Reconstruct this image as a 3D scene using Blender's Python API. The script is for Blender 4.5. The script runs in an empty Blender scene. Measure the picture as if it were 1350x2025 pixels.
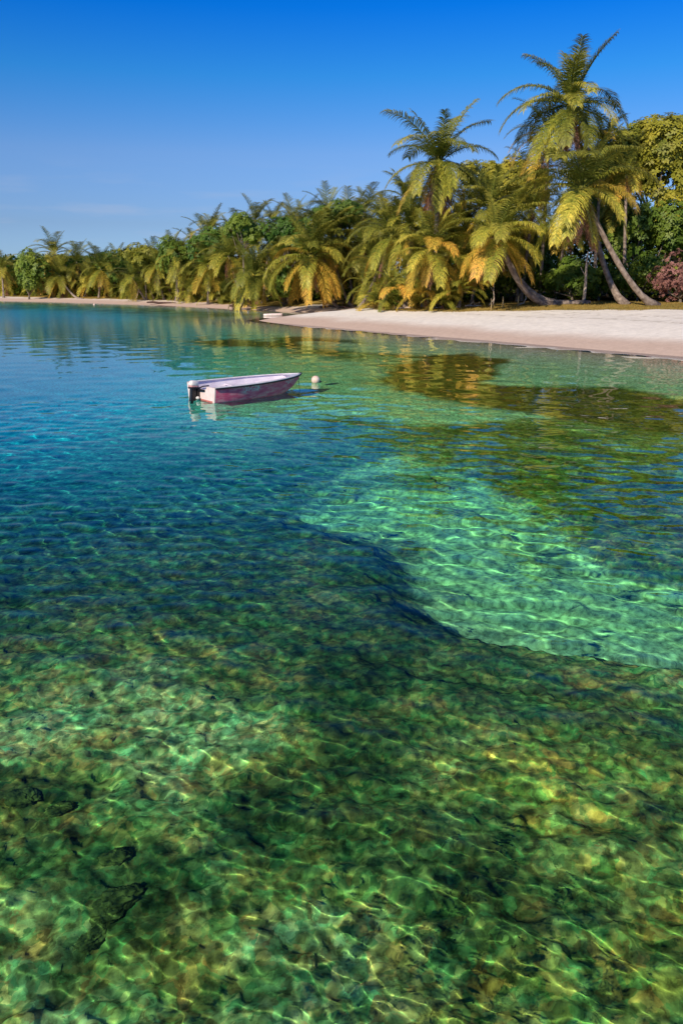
import bpy, math, random
import numpy as np
from mathutils import Vector, Matrix

scene = bpy.context.scene
R = math.radians

# ---------------------------------------------------------------- camera
CAM_H = 4.0
PITCH = R(16.5)
WATER_IOR = 1.25
FPX = 1575.0                       # focal length in pixels of the 1350 x 2025 photograph
cam_data = bpy.data.cameras.new('camera')
cam = bpy.data.objects.new('camera', cam_data)
scene.collection.objects.link(cam)
cam_data.sensor_fit = 'VERTICAL'
cam_data.sensor_height = 36.0
cam_data.lens = 36.0 * FPX / 2025.0
cam_data.clip_start = 0.05
cam_data.clip_end = 12000
cam.location = (0, 0, CAM_H)
cam.rotation_euler = (R(90) - PITCH, 0, 0)
scene.camera = cam

# ---------------------------------------------------------------- sky and sun
SUN_EL = R(33)
SUN_DIR = Vector((-0.57 * math.cos(SUN_EL), -0.822 * math.cos(SUN_EL), math.sin(SUN_EL))).normalized()   # towards the sun
world = bpy.data.worlds.new('World')
scene.world = world
world.use_nodes = True
wn, wl = world.node_tree.nodes, world.node_tree.links
wn.clear()
w_out = wn.new('ShaderNodeOutputWorld')
w_bg = wn.new('ShaderNodeBackground')
w_sky = wn.new('ShaderNodeTexSky')
w_sky.sky_type = 'NISHITA'
w_sky.sun_disc = False
w_sky.sun_elevation = SUN_EL
w_sky.sun_rotation = math.atan2(SUN_DIR.x, SUN_DIR.y)
w_sky.air_density = 1.0
w_sky.dust_density = 0.35
w_sky.ozone_density = 2.6
w_hsv = wn.new('ShaderNodeHueSaturation')
w_hsv.inputs['Hue'].default_value = 0.5
w_hsv.inputs['Saturation'].default_value = 1.2
w_hsv.inputs['Value'].default_value = 1.0
wl.new(w_sky.outputs['Color'], w_hsv.inputs['Color'])
# the clear tropical sky is bluer towards the top than the model's: a tint by elevation
w_tc = wn.new('ShaderNodeTexCoord'); w_sep = wn.new('ShaderNodeSeparateXYZ'); w_ramp = wn.new('ShaderNodeValToRGB')
wl.new(w_tc.outputs['Generated'], w_sep.inputs[0]); wl.new(w_sep.outputs['Z'], w_ramp.inputs[0])
SKY_TINT = [(0.0, (0.60, 0.98, 2.0)), (0.058, (0.58, 0.75, 1.27)), (0.134, (0.72, 0.90, 1.34)), (0.211, (0.23, 0.90, 1.50)), (0.275, (0.02, 0.73, 1.67)), (0.5, (0.08, 0.50, 1.15)), (1.0, (0.16, 0.36, 0.72))]
w_ramp.color_ramp.elements.remove(w_ramp.color_ramp.elements[1])
for i_, (p_, c_) in enumerate(SKY_TINT):
    e_ = w_ramp.color_ramp.elements[0] if i_ == 0 else w_ramp.color_ramp.elements.new(p_)
    e_.position = p_; e_.color = tuple(v / 2.5 for v in c_) + (1.0,)
w_sc = wn.new('ShaderNodeVectorMath'); w_sc.operation = 'SCALE'; w_sc.inputs['Scale'].default_value = 2.5
w_mul = wn.new('ShaderNodeVectorMath'); w_mul.operation = 'MULTIPLY'
wl.new(w_ramp.outputs['Color'], w_sc.inputs[0])
wl.new(w_hsv.outputs['Color'], w_mul.inputs[0]); wl.new(w_sc.outputs[0], w_mul.inputs[1])
# a few faint wisps of cloud low in the sky
w_map = wn.new('ShaderNodeMapping'); w_map.inputs['Scale'].default_value = (5.0, 5.0, 34.0); w_map.inputs['Location'].default_value = (1.3, 0.4, 0.2)
w_no = wn.new('ShaderNodeTexNoise'); w_no.inputs['Scale'].default_value = 1.6; w_no.inputs['Detail'].default_value = 7
wl.new(w_tc.outputs['Generated'], w_map.inputs[0]); wl.new(w_map.outputs[0], w_no.inputs['Vector'])
w_r1 = wn.new('ShaderNodeMapRange'); w_r1.inputs['From Min'].default_value = 0.52; w_r1.inputs['From Max'].default_value = 0.78; w_r1.inputs['To Max'].default_value = 0.55
wl.new(w_no.outputs['Fac'], w_r1.inputs['Value'])
w_r2 = wn.new('ShaderNodeMapRange'); w_r2.inputs['From Min'].default_value = 0.13; w_r2.inputs['From Max'].default_value = 0.05; wl.new(w_sep.outputs['Z'], w_r2.inputs['Value'])
w_m2 = wn.new('ShaderNodeMath'); w_m2.operation = 'MULTIPLY'; wl.new(w_r1.outputs[0], w_m2.inputs[0]); wl.new(w_r2.outputs[0], w_m2.inputs[1])
w_mx = wn.new('ShaderNodeMix'); w_mx.data_type = 'RGBA'; w_mx.inputs[7].default_value = (5.2, 6.0, 8.0, 1)
wl.new(w_m2.outputs[0], w_mx.inputs[0]); wl.new(w_mul.outputs[0], w_mx.inputs[6])
wl.new(w_mx.outputs[2], w_bg.inputs['Color'])
w_bg.inputs['Strength'].default_value = 0.085
wl.new(w_bg.outputs['Background'], w_out.inputs['Surface'])

sun_data = bpy.data.lights.new('sun', 'SUN')
sun_data.energy = 5.0
sun_data.color = (1.0, 0.86, 0.66)
sun_data.angle = R(0.5)
sun = bpy.data.objects.new('sun', sun_data)
scene.collection.objects.link(sun)
sun.rotation_euler = SUN_DIR.to_track_quat('Z', 'Y').to_euler()
sun.location = (-40, -30, 60)
sun_data.cycles.is_caustics_light = True

scene.view_settings.view_transform = 'Standard'
scene.view_settings.look = 'None'
scene.view_settings.exposure = 0.0
scene.view_settings.gamma = 1.0
scene.cycles.use_denoising = True
scene.cycles.max_bounces = 10
scene.cycles.transmission_bounces = 6
scene.cycles.transparent_max_bounces = 8
scene.cycles.sample_clamp_indirect = 3.0
scene.cycles.caustics_refractive = True
scene.cycles.caustics_reflective = False
scene.cycles.blur_glossy = 0.0

# ---------------------------------------------------------------- helpers
def link(o, parent=None):
    scene.collection.objects.link(o)
    if parent is not None:
        o.parent = parent
    return o

def tag(o, label=None, cat=None, group=None, kind=None):
    if label: o['label'] = label
    if cat: o['category'] = cat
    if group: o['group'] = group
    if kind: o['kind'] = kind
    return o

def mesh_np(name, verts, faces, mat=None, smooth=True, mats=None, mat_idx=None, attrs=None):
    """verts (n,3); faces: (m,4) or (m,3) array, or a list of such arrays"""
    verts = np.asarray(verts, dtype=np.float32)
    if not isinstance(faces, list):
        faces = [faces]
    faces = [np.asarray(f, dtype=np.int32) for f in faces if len(f)]
    me = bpy.data.meshes.new(name)
    me.vertices.add(len(verts))
    me.vertices.foreach_set('co', verts.ravel())
    idx = np.concatenate([f.ravel() for f in faces])
    tot = np.concatenate([np.full(len(f), f.shape[1], dtype=np.int32) for f in faces])
    start = np.concatenate([[0], np.cumsum(tot)[:-1]]).astype(np.int32)
    me.loops.add(len(idx))
    me.loops.foreach_set('vertex_index', idx)
    me.polygons.add(len(tot))
    me.polygons.foreach_set('loop_start', start)
    me.polygons.foreach_set('loop_total', tot)
    me.update(calc_edges=True)
    if smooth:
        me.polygons.foreach_set('use_smooth', np.ones(len(tot), dtype=bool))
    for m in (mats or ([mat] if mat else [])):
        me.materials.append(m)
    if mat_idx is not None:
        me.polygons.foreach_set('material_index', np.asarray(mat_idx, dtype=np.int32))
    for k, v in (attrs or {}).items():
        v = np.asarray(v, dtype=np.float32)
        if v.ndim == 1:
            a = me.attributes.new(k, 'FLOAT', 'POINT'); a.data.foreach_set('value', v)
        else:
            if v.shape[1] == 3:
                v = np.concatenate([v, np.ones((len(v), 1), dtype=np.float32)], 1)
            a = me.attributes.new(k, 'FLOAT_COLOR', 'POINT'); a.data.foreach_set('color', v.ravel())
    me.validate(clean_customdata=False)
    me.update()
    return me

def obj(name, me, parent=None):
    return link(bpy.data.objects.new(name, me), parent)

def hash2(ix, iy, seed):
    ix = ix.astype(np.int64).astype(np.uint32); iy = iy.astype(np.int64).astype(np.uint32)
    h = ix * np.uint32(374761393) + iy * np.uint32(668265263) + np.uint32((seed * 2246822519) & 0xffffffff)
    h = (h ^ (h >> np.uint32(13))) * np.uint32(1274126177)
    h = h ^ (h >> np.uint32(16))
    return (h & np.uint32(0xffffff)).astype(np.float64) / 16777215.0

def vnoise(x, y, seed=0):
    xi = np.floor(x); yi = np.floor(y)
    fx = x - xi; fy = y - yi
    ux = fx * fx * fx * (fx * (fx * 6 - 15) + 10); uy = fy * fy * fy * (fy * (fy * 6 - 15) + 10)
    a = hash2(xi, yi, seed); b = hash2(xi + 1, yi, seed); c = hash2(xi, yi + 1, seed); d = hash2(xi + 1, yi + 1, seed)
    return (a * (1 - ux) + b * ux) * (1 - uy) + (c * (1 - ux) + d * ux) * uy

def fbm(x, y, scale=1.0, octaves=4, seed=0, gain=0.5):
    """about 0..1, mean 0.5"""
    t = 0.0; amp = 1.0; s = 0.0; f = scale
    for o in range(octaves):
        c, sn = math.cos(o * 1.1 + seed), math.sin(o * 1.1 + seed)
        t = t + amp * vnoise((x * c - y * sn) * f + 17.3 * o, (x * sn + y * c) * f - 9.1 * o, seed * 31 + o)
        s += amp; amp *= gain; f *= 2.03
    return t / s

def sstep(a, b, x):
    t = np.clip((x - a) / (b - a), 0, 1)
    return t * t * (3 - 2 * t)

CP, SP = math.cos(PITCH), math.sin(PITCH)
def ray(px, py):
    u = (px - 675.0) / FPX; v = (1012.5 - py) / FPX
    return (u, CP + v * SP, -SP + v * CP)
def on_plane(px, py, z=0.0):
    d = ray(px, py)
    t = (z - CAM_H) / d[2]
    return (d[0] * t, d[1] * t)
def at(px, py, Y):
    d = ray(px, py); t = Y / d[1]
    return Vector((d[0] * t, Y, CAM_H + d[2] * t))
def on_bed(px, py, depth):
    """where a view ray, refracted at the water, meets the bed"""
    d = np.array(ray(px, py)); d = d / np.linalg.norm(d)
    t = -CAM_H / d[2]
    x0, y0 = d[0] * t, d[1] * t
    h = math.hypot(d[0], d[1]); st = h / WATER_IOR
    k = depth * st / math.sqrt(1 - st * st) / h
    return (x0 + d[0] * k, y0 + d[1] * k)

def sdf_poly(x, y, poly):
    """signed distance, positive inside"""
    p = np.array(poly, dtype=np.float64)
    best = np.full(x.shape, 1e18); inside = np.zeros(x.shape, dtype=bool)
    n = len(p)
    for i in range(n):
        a = p[i]; b = p[(i + 1) % n]
        ex, ey = b - a
        wx, wy = x - a[0], y - a[1]
        t = np.clip((wx * ex + wy * ey) / (ex * ex + ey * ey + 1e-12), 0, 1)
        dx, dy = wx - ex * t, wy - ey * t
        best = np.minimum(best, dx * dx + dy * dy)
        c = (a[1] > y) != (b[1] > y)
        with np.errstate(divide='ignore', invalid='ignore'):
            xin = (b[0] - a[0]) * (y - a[1]) / (b[1] - a[1] + 1e-18) + a[0]
        inside ^= c & (x < xin)
    return np.where(inside, 1, -1) * np.sqrt(best)

def polar_grid(r_list, a_list):
    r = np.array(r_list); a = np.array(a_list)
    rr, aa = np.meshgrid(r, a, indexing='ij')
    x = rr * np.sin(aa); y = rr * np.cos(aa)
    nr, na = len(r), len(a)
    i, j = np.meshgrid(np.arange(nr - 1), np.arange(na - 1), indexing='ij')
    q = np.stack([i * na + j, i * na + j + 1, (i + 1) * na + j + 1, (i + 1) * na + j], -1).reshape(-1, 4)
    dr = np.gradient(r)[:, None] * np.ones((1, na)); da = rr * np.gradient(a)[None, :]
    return x.ravel(), y.ravel(), q, np.maximum(dr, da).ravel()

def angle_list(fine_deg, half=33.0, last=180.0):
    a = list(np.arange(0, half + 1e-6, fine_deg)); s = fine_deg
    while a[-1] < last:
        s = min(s * 1.18, 4.0); a.append(a[-1] + s)
    a[-1] = last
    a = np.array(a)
    return np.radians(np.concatenate([-a[:0:-1], a]))

def r_list(r0, r1, ratio, rmax, ratio2=1.06):
    r = [0.05, r0 * 0.3, r0 * 0.6, r0 * 0.8]
    v = r0
    while v < r1:
        r.append(v); v *= ratio
    while v < rmax:
        r.append(v); ratio = min(ratio * 1.006, ratio2); v *= ratio
    r.append(rmax)
    return r

def new_mat(name):
    m = bpy.data.materials.new(name); m.use_nodes = True
    nt = m.node_tree; nt.nodes.clear()
    out = nt.nodes.new('ShaderNodeOutputMaterial')
    return m, nt, out

def simple_mat(name, col, rough=0.5, var=0.15, scale=6.0, spec=0.4, bump=0.0, metallic=0.0, trans=0.0, trans_col=None, col2=None, coat=0.0):
    """principled with noise mottling between two colours; optional thin translucency"""
    m, nt, out = new_mat(name); N, L = nt.nodes, nt.links
    tc = N.new('ShaderNodeTexCoord'); no = N.new('ShaderNodeTexNoise')
    no.inputs['Scale'].default_value = scale; no.inputs['Detail'].default_value = 5
    L.new(tc.outputs['Object'], no.inputs['Vector'])
    mx = N.new('ShaderNodeMix'); mx.data_type = 'RGBA'
    c2 = col2 or tuple(max(0, c * (1 - 2 * var)) for c in col)
    mx.inputs[6].default_value = (*c2, 1); mx.inputs[7].default_value = (*col, 1)
    mr = N.new('ShaderNodeMapRange'); mr.inputs['From Min'].default_value = 0.35; mr.inputs['From Max'].default_value = 0.65
    L.new(no.outputs['Fac'], mr.inputs['Value']); L.new(mr.outputs[0], mx.inputs[0])
    b = N.new('ShaderNodeBsdfPrincipled')
    b.inputs['Roughness'].default_value = rough
    b.inputs['Specular IOR Level'].default_value = spec
    b.inputs['Metallic'].default_value = metallic
    b.inputs['Coat Weight'].default_value = coat
    L.new(mx.outputs[2], b.inputs['Base Color'])
    if bump > 0:
        bp = N.new('ShaderNodeBump'); bp.inputs['Distance'].default_value = bump
        L.new(no.outputs['Fac'], bp.inputs['Height']); L.new(bp.outputs[0], b.inputs['Normal'])
    if trans > 0:
        t = N.new('ShaderNodeBsdfTranslucent'); t.inputs['Color'].default_value = (*(trans_col or col), 1)
        ms = N.new('ShaderNodeMixShader'); ms.inputs[0].default_value = trans
        L.new(b.outputs[0], ms.inputs[1]); L.new(t.outputs[0], ms.inputs[2]); L.new(ms.outputs[0], out.inputs[0])
    else:
        L.new(b.outputs[0], out.inputs[0])
    return m
# ================================================================ LAND, SEABED AND WATER
# waterline of the island, walked along the near shore, round the sand spit and along the far beach
near_px = [(2300, 800), (1800, 748), (1500, 718), (1350, 705), (1200, 693), (1000, 676), (850, 664), (740, 655), (640, 646), (570, 640), (530, 637), (512, 634)]
back_px = [(530, 630.5), (580, 626.5), (620, 622), (645, 618), (640, 616.5), (600, 617), (560, 616), (520, 613.5), (450, 610), (400, 607), (300, 602.5), (200, 599), (100, 596.3), (0, 594.3)]
shore = [on_plane(*p) for p in near_px + back_px]
far_left = [(-100, 170), (-150, 215), (-190, 290), (-180, 420), (100, 650), (700, 700), (900, 300), (500, 60), (200, 22)]
land_poly = shore + far_left
N_SHORE = len(shore)

def land_sd(x, y):
    return sdf_poly(x, y, land_poly)

def ground_z(x, y, sd=None):
    """height of the dry land at distance sd inside the waterline"""
    if sd is None: sd = land_sd(x, y)
    s = np.maximum(sd, 0)
    base = 1.75 * (1 - np.exp(-s / 11.0)) + 0.35 * np.minimum(s, 60) / 60
    back = sstep(-2, -22, x) * sstep(60, 100, y)
    base = base * (1 - 0.35 * back)
    return base + (fbm(x, y, 0.12, 3, 5) - 0.5) * 0.22 * sstep(1, 8, s) + (fbm(x, y, 0.9, 2, 6) - 0.5) * 0.025 * sstep(0.3, 4, s)

def gz(x, y):
    return float(ground_z(np.array([x], dtype=float), np.array([y], dtype=float))[0])

D0 = 1.15
def bedpoly(pts, d=D0): return [on_bed(px, py, d) for px, py in pts]
# bright sand seen through the water
sand_patch = bedpoly([(742, 912), (670, 940), (620, 975), (598, 1010), (612, 1040), (680, 1062), (755, 1085), (785, 1110), (800, 1160), (825, 1205), (880, 1245), (980, 1285), (1100, 1305), (1220, 1318), (1350, 1328), (1480, 1335),
                      (1500, 1150), (1350, 1160), (1240, 1150), (1180, 1100), (1100, 1050), (1030, 1000), (960, 960), (900, 930), (820, 902)])
sand_mid = bedpoly([(-900, 640), (-300, 620), (60, 612), (260, 625), (400, 640), (560, 650), (700, 664), (850, 674), (1000, 690), (1200, 708), (1400, 722), (1500, 775), (1350, 792), (1240, 772), (1100, 768), (960, 768), (950, 755), (985, 722), (940, 712), (800, 705), (730, 700),
                    (650, 690), (560, 690), (520, 705), (620, 712), (720, 722), (745, 745), (730, 765), (800, 790), (900, 805), (1000, 820), (1050, 833), (1010, 845), (930, 850), (830, 845), (760, 838), (680, 832),
                    (600, 832), (540, 850), (480, 870), (430, 850), (330, 830), (180, 850), (90, 885), (-60, 860), (-400, 880), (-1500, 800)], 1.7)
weed_a = bedpoly([(360, 668), (460, 664), (600, 668), (710, 676), (715, 690), (600, 692), (470, 690), (400, 684)], 1.3)
weed_b = bedpoly([(760, 742), (800, 722), (840, 708), (930, 700), (1000, 716), (985, 740), (955, 758), (1000, 768), (1180, 772), (1290, 782), (1420, 805), (1500, 870), (1350, 868), (1200, 848), (1080, 826), (960, 812), (860, 790), (770, 775)], 1.2)
weed_c = bedpoly([(822, 846), (920, 850), (1010, 846), (1060, 832), (1200, 842), (1350, 866), (1600, 890), (1600, 1020), (1500, 1170), (1350, 1180), (1230, 1160), (1130, 1090), (1040, 1010), (960, 950), (880, 918), (800, 892), (800, 860)], 1.4)
deep_l = bedpoly([(-2500, 700), (-600, 610), (-100, 604), (200, 618), (330, 640), (420, 690), (380, 730), (300, 760), (260, 830), (120, 900), (-200, 1000), (-1500, 1300)], 3.0)

dark_patches = [bedpoly(p_, 0.95) for p_ in (
    [(660, 1290), (770, 1300), (780, 1400), (740, 1470), (750, 1600), (680, 1640), (560, 1600), (640, 1480), (650, 1380)],
    [(880, 1720), (930, 1740), (960, 1860), (940, 1960), (890, 1900), (870, 1800)],
    [(290, 1750), (330, 1770), (300, 1860), (200, 1950), (100, 2010), (120, 1930), (220, 1870)],
    [(0, 1560), (90, 1560), (180, 1600), (120, 1650), (0, 1660)],
    [(400, 1560), (560, 1500), (600, 1560), (470, 1640), (420, 1700)],
    [(1250, 1650), (1400, 1640), (1400, 1760), (1290, 1800)])]

def bed_fields(x, y, sd, smooth=False):
    """depth, albedo and roughness of relief of the seabed"""
    s = np.maximum(-sd, 0)
    wx = x + (fbm(x, y, 0.8, 3, 11) - 0.5) * 1.1 + (fbm(x, y, 3.5, 2, 15) - 0.5) * 0.35
    wy = y + (fbm(x, y, 0.8, 3, 12) - 0.5) * 1.1 + (fbm(x, y, 3.5, 2, 16) - 0.5) * 0.35
    far = sstep(14, 45, y)
    e = 0.22 + 1.3 * far
    S1 = sstep(-0.12, 0.12, sdf_poly(x + 0.4 * (wx - x), y + 0.4 * (wy - y), sand_patch))
    # the far side of the near sand patch fades into weed
    S1 = S1 * (1 - 0.7 * sstep(0.54, 0.64, fbm(x, y, 0.8, 4, 21)) * sstep(10.0, 13.5, y + 0.45 * x))
    e2 = e + 4.0 * sstep(1.0, -5, x)
    S2 = sstep(-e2, e2 * 0.7, sdf_poly(wx, wy, sand_mid))
    W1 = sstep(-1.2, 1.2, sdf_poly(wx, wy, weed_a)) * sstep(0.3, 0.5, fbm(x, y * 0.6, 0.35, 3, 31))
    W2 = sstep(-0.35, 0.35, sdf_poly(wx, wy, weed_b))
    W3 = sstep(-0.6, 0.6, sdf_poly(wx, wy, weed_c))
    DL = sstep(-3.5, 5.0, sdf_poly(x, y, deep_l))
    shore_s = sstep(9, 3, s)
    sand = np.clip(np.maximum(S1, S2), 0, 1)
    sand = sand * (1 - W1) * (1 - W2)
    sand = np.clip(np.maximum(sand, shore_s), 0, 1)
    # depth
    slope = np.minimum(s * 0.075, 0.42) + 1.08 * (1 - np.exp(-np.maximum(s - 5.6, 0) / 8.0))
    near = sstep(19, 8, y)
    base = np.where(s > 0, slope, 0) + 0.0
    rim = sdf_poly(x + 0.4 * (wx - x), y + 0.4 * (wy - y), sand_patch)
    sand_true = sand; sand = np.where(np.abs(rim) < 0.8, np.minimum(np.maximum(sand, 0.0), 1.0) * 0.15 + 0.85 * sstep(-0.75, 0.35, rim), sand)
    if smooth: sand = np.maximum(0.05 + 0.70 * sstep(-1.7, 0.0, sdf_poly(x, y, sand_patch)), 0.75 * sstep(14, 18, y))
    D = base * (1 - 0.38 * near * (1 - 0.75 * sand)) * (1 - 0.30 * sand * sstep(15, 21, y) * sstep(-9, -3, x))
    D = D + 1.0 * DL * sstep(6, 20, s) + 0.9 * sstep(-4, -14, x) * sstep(5, 16, s) * sstep(90, 60, y) * 0.6
    D = D + 60 * sstep(150, 1500, np.hypot(x, y)) * sstep(40, 300, s)
    if smooth: return D
    grassy = 1 - sand
    D = D - 0.28 * grassy * sstep(6, 12, s)
    sand = sand_true; grassy = 1 - sand
    # ripples in the sand, rubble in the weed
    lump = fbm(x, y, 1.3, 3, 41); lump2 = fbm(x, y, 4.2, 3, 42); rid = np.abs(fbm(x, y, 2.2, 3, 43) - 0.5) * 2
    rel = grassy * ((lump - 0.5) * 0.26 + (lump2 - 0.5) * 0.15 + (fbm(x, y, 10.0, 2, 44) - 0.5) * 0.07) + sand * ((lump - 0.5) * 0.12 + (lump2 - 0.5) * 0.02)
    rel = rel * sstep(2, 9, s)
    D = D - rel
    D = np.maximum(D, np.minimum(s * 0.045, 0.35))
    # albedo
    def C(*c): return np.array(c)[None, :]
    n1 = fbm(x, y, 0.7, 4, 51)[:, None]; n2 = fbm(x, y, 2.7, 4, 52)[:, None]; n3 = fbm(x, y, 0.22, 3, 53)[:, None]; n4 = fbm(x, y, 9.0, 2, 54)[:, None]
    sandc = C(0.92, 0.86, 0.70) * (0.80 + 0.4 * n2)
    green = C(0.33, 0.375, 0.20); olive = C(0.50, 0.42, 0.17); brown = C(0.46, 0.31, 0.12); dark = C(0.07, 0.12, 0.05); pale = C(0.66, 0.60, 0.38)
    w = sstep(0.38, 0.62, n2)
    weed = green * (1 - w) + olive * w
    k = sstep(0.52, 0.68, n1); weed = weed * (1 - k) + pale * k * (0.5 + n4) + 0 * k
    k = np.maximum(sstep(0.50, 0.38, n1) * 0.75, 0.55 * sstep(0.40, 0.33, fbm(x, y, 3.6, 3, 56)[:, None])); weed = weed * (1 - k) + dark * k
    k = sstep(0.6, 0.72, fbm(x, y, 1.6, 4, 55))[:, None] * 0.7; weed = weed * (1 - k) + brown * k
    k = W2[:, None] * 0.95; wb = C(0.30, 0.15, 0.035) * (0.45 + 0.9 * n2) ; weed = weed * (1 - k) + wb * k
    k = W3[:, None] * 0.6 * sstep(8.5, 13, y)[:, None]; wc = C(0.30, 0.235, 0.05) * (0.3 + 1.3 * n2); weed = weed * (1 - k) + wc * k
    k = W1[:, None]; weed = weed * (1 - k) + C(0.12, 0.11, 0.05) * k
    # meadow of dark sea grass beyond the rubble on the left
    GM = (sstep(7.0, 10.0, y) * sstep(3.5, 0.5, x) * sstep(34, 26, y))[:, None]; GF = sstep(12, 19, y)[:, None]
    k = GM * 0.72; weed = weed * (1 - k) + (C(0.06, 0.10, 0.05) * (1 - GF) + C(0.16, 0.27, 0.20) * GF) * (0.5 + 1.1 * n2) * k
    gold = (sstep(-0.5, 1.6, x) * sstep(9.0, 6.0, y))[:, None] * (0.25 + 0.75 * sstep(0.4, 0.6, n1)) * 0.6
    weed = weed * (1 - gold) + C(0.50, 0.37, 0.075) * (0.35 + 1.2 * n2) * gold
    k = sstep(-0.22, 0.16, np.maximum.reduce([sdf_poly(wx, wy, p_) for p_ in dark_patches]))[:, None] * 0.66
    weed = weed * (1 - k) + C(0.035, 0.065, 0.028) * (0.5 + n2) * k
    g = sand[:, None]
    # broken edge: tufts and stones straying onto the sand
    stray = (sstep(0.62, 0.70, fbm(x, y, 3.0, 3, 91)) * sstep(1.1, 0.1, rim) * sstep(-0.3, 0.1, rim))[:, None] * 0.8
    g = g * (1 - stray)
    col = (weed * (1 - g) * 1.12 + sandc * g)
    wet = sstep(5, 0, s)[:, None]
    col = col * (1 - wet) + C(0.66, 0.50, 0.36) * (0.9 + 0.2 * n2) * wet
    return D, np.clip(col, 0.003, 0.9), sand

# ---- the seabed, one sheet
bx, by, bq, bcell = polar_grid(r_list(2.2, 170, 1.0075, 4200), angle_list(0.16))
bsd = land_sd(bx, by)
bD, bcol, bsand = bed_fields(bx, by, bsd)
bz = -bD
bz = np.where(bsd > 0, np.minimum(-0.02, 0) - 0.35 * np.minimum(bsd, 12), bz)
keep = (bsd[bq].min(axis=1) < 3.0)
m, nt, out = new_mat('seabed'); N, L = nt.nodes, nt.links
at_ = N.new('ShaderNodeAttribute'); at_.attribute_name = 'albedo'
tc = N.new('ShaderNodeTexCoord')
n1_ = N.new('ShaderNodeTexNoise'); n1_.inputs['Scale'].default_value = 11; n1_.inputs['Detail'].default_value = 9; n1_.inputs['Roughness'].default_value = 0.65
L.new(tc.outputs['Object'], n1_.inputs['Vector'])
vo = N.new('ShaderNodeTexVoronoi'); vo.inputs['Scale'].default_value = 9; L.new(tc.outputs['Object'], vo.inputs['Vector'])
mr = N.new('ShaderNodeMapRange'); mr.inputs['From Min'].default_value = 0.3; mr.inputs['From Max'].default_value = 0.7; mr.inputs['To Min'].default_value = 0.30; mr.inputs['To Max'].default_value = 1.60
vr = N.new('ShaderNodeMapRange'); vr.inputs['From Min'].default_value = 0.1; vr.inputs['From Max'].default_value = 0.75; vr.inputs['To Min'].default_value = 0.08; vr.inputs['To Max'].default_value = -0.10
L.new(vo.outputs['Distance'], vr.inputs['Value'])
ad = N.new('ShaderNodeMath'); ad.operation = 'ADD'; L.new(n1_.outputs['Fac'], ad.inputs[0]); L.new(vr.outputs[0], ad.inputs[1])
L.new(ad.outputs[0], mr.inputs['Value'])
# rubble: each stone a little lighter or darker, greener or more golden than the next; none of it on clean sand
nd = N.new('ShaderNodeTexNoise'); nd.inputs['Scale'].default_value = 5; nd.inputs['Detail'].default_value = 4; L.new(tc.outputs['Object'], nd.inputs['Vector'])
vs = N.new('ShaderNodeVectorMath'); vs.operation = 'SCALE'; vs.inputs['Scale'].default_value = 0.35; L.new(nd.outputs['Color'], vs.inputs[0])
va_ = N.new('ShaderNodeVectorMath'); va_.operation = 'ADD'; L.new(vs.outputs[0], va_.inputs[0]); L.new(tc.outputs['Object'], va_.inputs[1])
sa = N.new('ShaderNodeAttribute'); sa.attribute_name = 'rubble'
last = at_.outputs['Color']
for sc_v, amt in ((5.5, 0.36), (13.0, 0.5)):
    v2 = N.new('ShaderNodeTexVoronoi'); v2.inputs['Scale'].default_value = sc_v; v2.inputs['Randomness'].default_value = 1.0; L.new(va_.outputs[0], v2.inputs['Vector'])
    sp = N.new('ShaderNodeSeparateColor'); L.new(v2.outputs['Color'], sp.inputs[0])
    r1 = N.new('ShaderNodeMapRange'); r1.inputs['To Min'].default_value = 1 - amt * 0.75; r1.inputs['To Max'].default_value = 1 + amt * 0.8; L.new(sp.outputs[0], r1.inputs['Value'])
    r2 = N.new('ShaderNodeMapRange'); r2.inputs['To Min'].default_value = 0.72; r2.inputs['To Max'].default_value = 1.45; L.new(sp.outputs[1], r2.inputs['Value'])
    cx = N.new('ShaderNodeCombineXYZ'); mm = N.new('ShaderNodeMath'); mm.operation = 'MULTIPLY'; L.new(r1.outputs[0], mm.inputs[0]); L.new(r2.outputs[0], mm.inputs[1])
    L.new(mm.outputs[0], cx.inputs[0]); L.new(r1.outputs[0], cx.inputs[1]); L.new(r1.outputs[0], cx.inputs[2])
    ml = N.new('ShaderNodeMix'); ml.data_type = 'VECTOR'; ml.inputs[4].default_value = (1, 1, 1); L.new(sa.outputs['Fac'], ml.inputs[0]); L.new(cx.outputs[0], ml.inputs[5])
    mv = N.new('ShaderNodeVectorMath'); mv.operation = 'MULTIPLY'; L.new(last, mv.inputs[0]); L.new(ml.outputs[1], mv.inputs[1]); last = mv.outputs[0]
vm = N.new('ShaderNodeVectorMath'); vm.operation = 'SCALE'; L.new(last, vm.inputs[0]); L.new(mr.outputs[0], vm.inputs['Scale'])
bs = N.new('ShaderNodeBsdfDiffuse'); L.new(vm.outputs[0], bs.inputs['Color'])
L.new(bs.outputs[0], out.inputs[0])
bed = obj('seabed', mesh_np('seabed', np.stack([bx, by, bz], 1), bq[keep], m, attrs={'albedo': bcol, 'rubble': (1 - bsand) * sstep(26, 14, by)}))
tag(bed, kind='structure')
bed.cycles.is_caustics_receiver = True

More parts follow.
